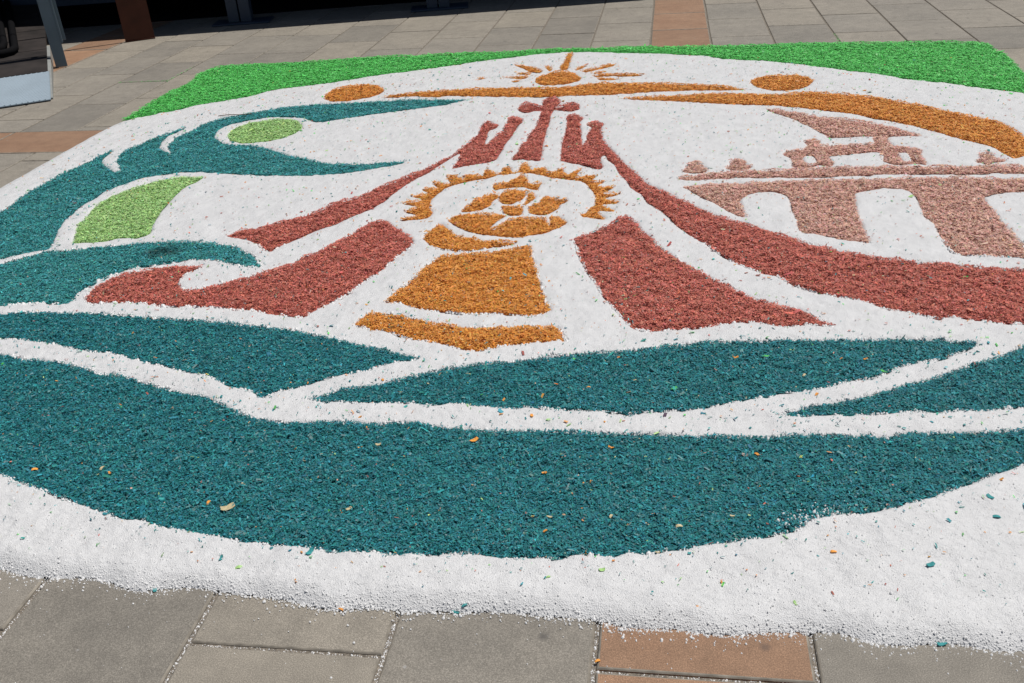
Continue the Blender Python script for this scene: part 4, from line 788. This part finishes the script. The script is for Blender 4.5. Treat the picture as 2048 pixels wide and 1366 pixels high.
# raised stage standing on paired steel legs; its deck shades the paving below
ang = math.atan2(8.34 - 7.68, -0.24 + 3.83)
st = empty('stage', (-3.83, 7.68, 0), ang)
tag(st, 'dark raised stage on blue steel legs with wide foot plates', 'stage')
ca, sa = math.cos(ang), math.sin(ang)
def loc(x, y): return ((x + 3.83) * ca + (y - 7.68) * sa, -(x + 3.83) * sa + (y - 7.68) * ca)
DECK_H = 1.05
sh = DECK_H / math.tan(SUN_EL)
sx, sy = sh * math.cos(SUN_AZ - ang), sh * math.sin(SUN_AZ - ang)
box('deck', -6.0, 3.72 + sx, sy, 3.6, DECK_H, DECK_H + 0.14, BLUE_DK, st)
box('back_sky_block', -6.0, 4.0, 3.45, 3.5, 0.0, DECK_H, SHADE_BLACK, st)  # unseen wall added to keep skylight out from under the deck
box('end_sky_block', -6.0, -5.95, 0.6, 3.4, 0.0, DECK_H, SHADE_BLACK, st)  # both ends closed by added blockers against skylight
box('end_sky_block', 3.9, 3.95, 0.5, 3.4, 0.0, DECK_H, SHADE_BLACK, st)
box('shade_sheet', -5.9, 3.85, 0.75, 3.4, 0.001, 0.006, SHADE_BLACK, st)  # black sheet standing in for the deep shade on the ground
for px, py in ((-3.62, 8.07), (-1.95, 8.36), (-0.42, 8.75)):
    lx, ly = loc(px, py)
    for s in (-1, 1):
        lg = box('leg', lx + s * 0.052 - 0.045, lx + s * 0.052 + 0.045, ly - 0.05, ly + 0.05, 0.014, DECK_H, BLUE_DK, st)
    box('foot_plate', lx - 0.235, lx + 0.255, ly - 0.11, ly + 0.14, 0.0, 0.014, BLUE_DK, st)
lx, ly = loc(-5.3, 8.3)
box('cross_beam', lx - 0.6, lx + 1.35, ly + 0.0, ly + 0.12, 0.17, 0.36, BLUE_DK, st)

# weathering steel fin by the stage
pr = math.radians(32)
fp = empty('steel_fin', (-4.25, 7.47, 0), pr)
tag(fp, 'rust brown upright steel fin standing at the edge of the stage shade', 'post')
box('blade', -0.115, 0.115, -0.012, 0.012, 0.012, 2.2, CORTEN, fp)
box('foot', -0.117, 0.117, -0.014, 0.014, 0.0, 0.012, CORTEN, fp)

bp = empty('steel_post', (-4.395, 6.555, 0), pr)
tag(bp, 'blue grey flat steel post standing beside the ramp', 'post')
box('blade', -0.042, 0.038, -0.008, 0.008, 0.004, 1.5, BLUE, bp)
box('stiffener', 0.0395, 0.052, -0.012, 0.06, 0.17, 1.4, BLUE, bp)
box('hanging_plate', 0.00, 0.075, 0.075, 0.09, 0.175, 1.45, BLUE, bp)
box('bracket', 0.02, 0.04, 0.0082, 0.0745, 0.5, 0.56, BLUE, bp)

# ramp
ra = math.radians(31.5)
rp = empty('ramp', (-3.875, 5.565, 0), ra)
tag(rp, 'ramp of dark boards with a pale ribbed metal lip', 'ramp')
SL = 0.06
def slab(name, x0, x1, t0, t1, th, mat, lift=0.0):
    V = []
    for t in (t0, t1):
        zt = 0.012 + SL * t + lift
        V += [(x0, t, zt - th), (x1, t, zt - th), (x1, t, zt), (x0, t, zt)]
    Fc = [(0, 1, 2, 3), (5, 4, 7, 6), (3, 2, 6, 7), (1, 0, 4, 5), (0, 3, 7, 4), (2, 1, 5, 6)]
    return mesh_obj(name, V, Fc, mat, rp)
lip = slab('metal_lip', -1.5, 0.0, 0.0, 0.72, 0.006, PLATE)
V, Fc = [], []                                  # raised diagonal ribs of the tread plate
for i in range(-34, 60):
    c0 = -1.5 + i * 0.034
    seg = []
    for t in (0.006, 0.712):
        seg.append((c0 + t * 1.05 * 0.9, t))
    (xa, ta), (xb, tb) = seg
    f0 = max(0, (-1.495 - xa) / (xb - xa)) ; f1 = min(1, (-0.006 - xa) / (xb - xa))
    if f1 <= f0: continue
    xa2, ta2 = xa + (xb - xa) * f0, ta + (tb - ta) * f0
    xb2, tb2 = xa + (xb - xa) * f1, ta + (tb - ta) * f1
    n = len(V)
    for xx, ttt in ((xa2, ta2), (xb2, tb2)):
        zz = 0.012 + SL * ttt
        V += [(xx - 0.006, ttt, zz + 0.0002), (xx, ttt, zz + 0.0042), (xx + 0.006, ttt, zz + 0.0002)]
    Fc += [(n, n + 1, n + 4, n + 3), (n + 1, n + 2, n + 5, n + 4)]
mesh_obj('tread_ribs', V, Fc, PLATE, lip)
for k, (a, b) in enumerate(((0.728, 1.40), (1.41, 2.10), (2.11, 2.80), (2.81, 3.5))):
    slab('board', -1.5, -0.012, a, b, 0.03, BOARD, lift=0.001)
V = [(-0.010, 0.05, 0.0), (0.012, 0.05, 0.0), (0.012, 1.55, 0.0), (-0.010, 1.55, 0.0), (-0.010, 0.05, 0.013), (0.012, 0.05, 0.010), (0.012, 1.55, SL * 1.55), (-0.010, 1.55, SL * 1.55 + .003)]
mesh_obj('side_cheek', V, [(3, 2, 1, 0), (4, 5, 6, 7), (0, 1, 5, 4), (1, 2, 6, 5), (2, 3, 7, 6), (3, 0, 4, 7)], CHEEK, rp)
# black hoop rail lying on the boards
def rpnt(x, t, l=0.03): return (x, t, 0.013 + SL * t + l)
hp = [rpnt(-0.315, 3.3), rpnt(-0.255, 2.2), rpnt(-0.220, 1.42), rpnt(-0.245, 1.345), rpnt(-0.295, 1.31), rpnt(-0.5, 1.30), rpnt(-0.62, 1.31), rpnt(-0.68, 1.36), rpnt(-0.70, 1.5), rpnt(-0.78, 3.3)]
hr = tube('hoop_rail', hp, 0.026, BLACK, rp, 12)
hp2 = [rpnt(-0.390, 3.3), rpnt(-0.335, 2.2), rpnt(-0.300, 1.62), rpnt(-0.315, 1.48), rpnt(-0.365, 1.43), rpnt(-0.55, 1.43), rpnt(-0.6, 1.5), rpnt(-0.64, 3.3)]
tube('hoop_rail', hp2, 0.026, BLACK, rp, 12)
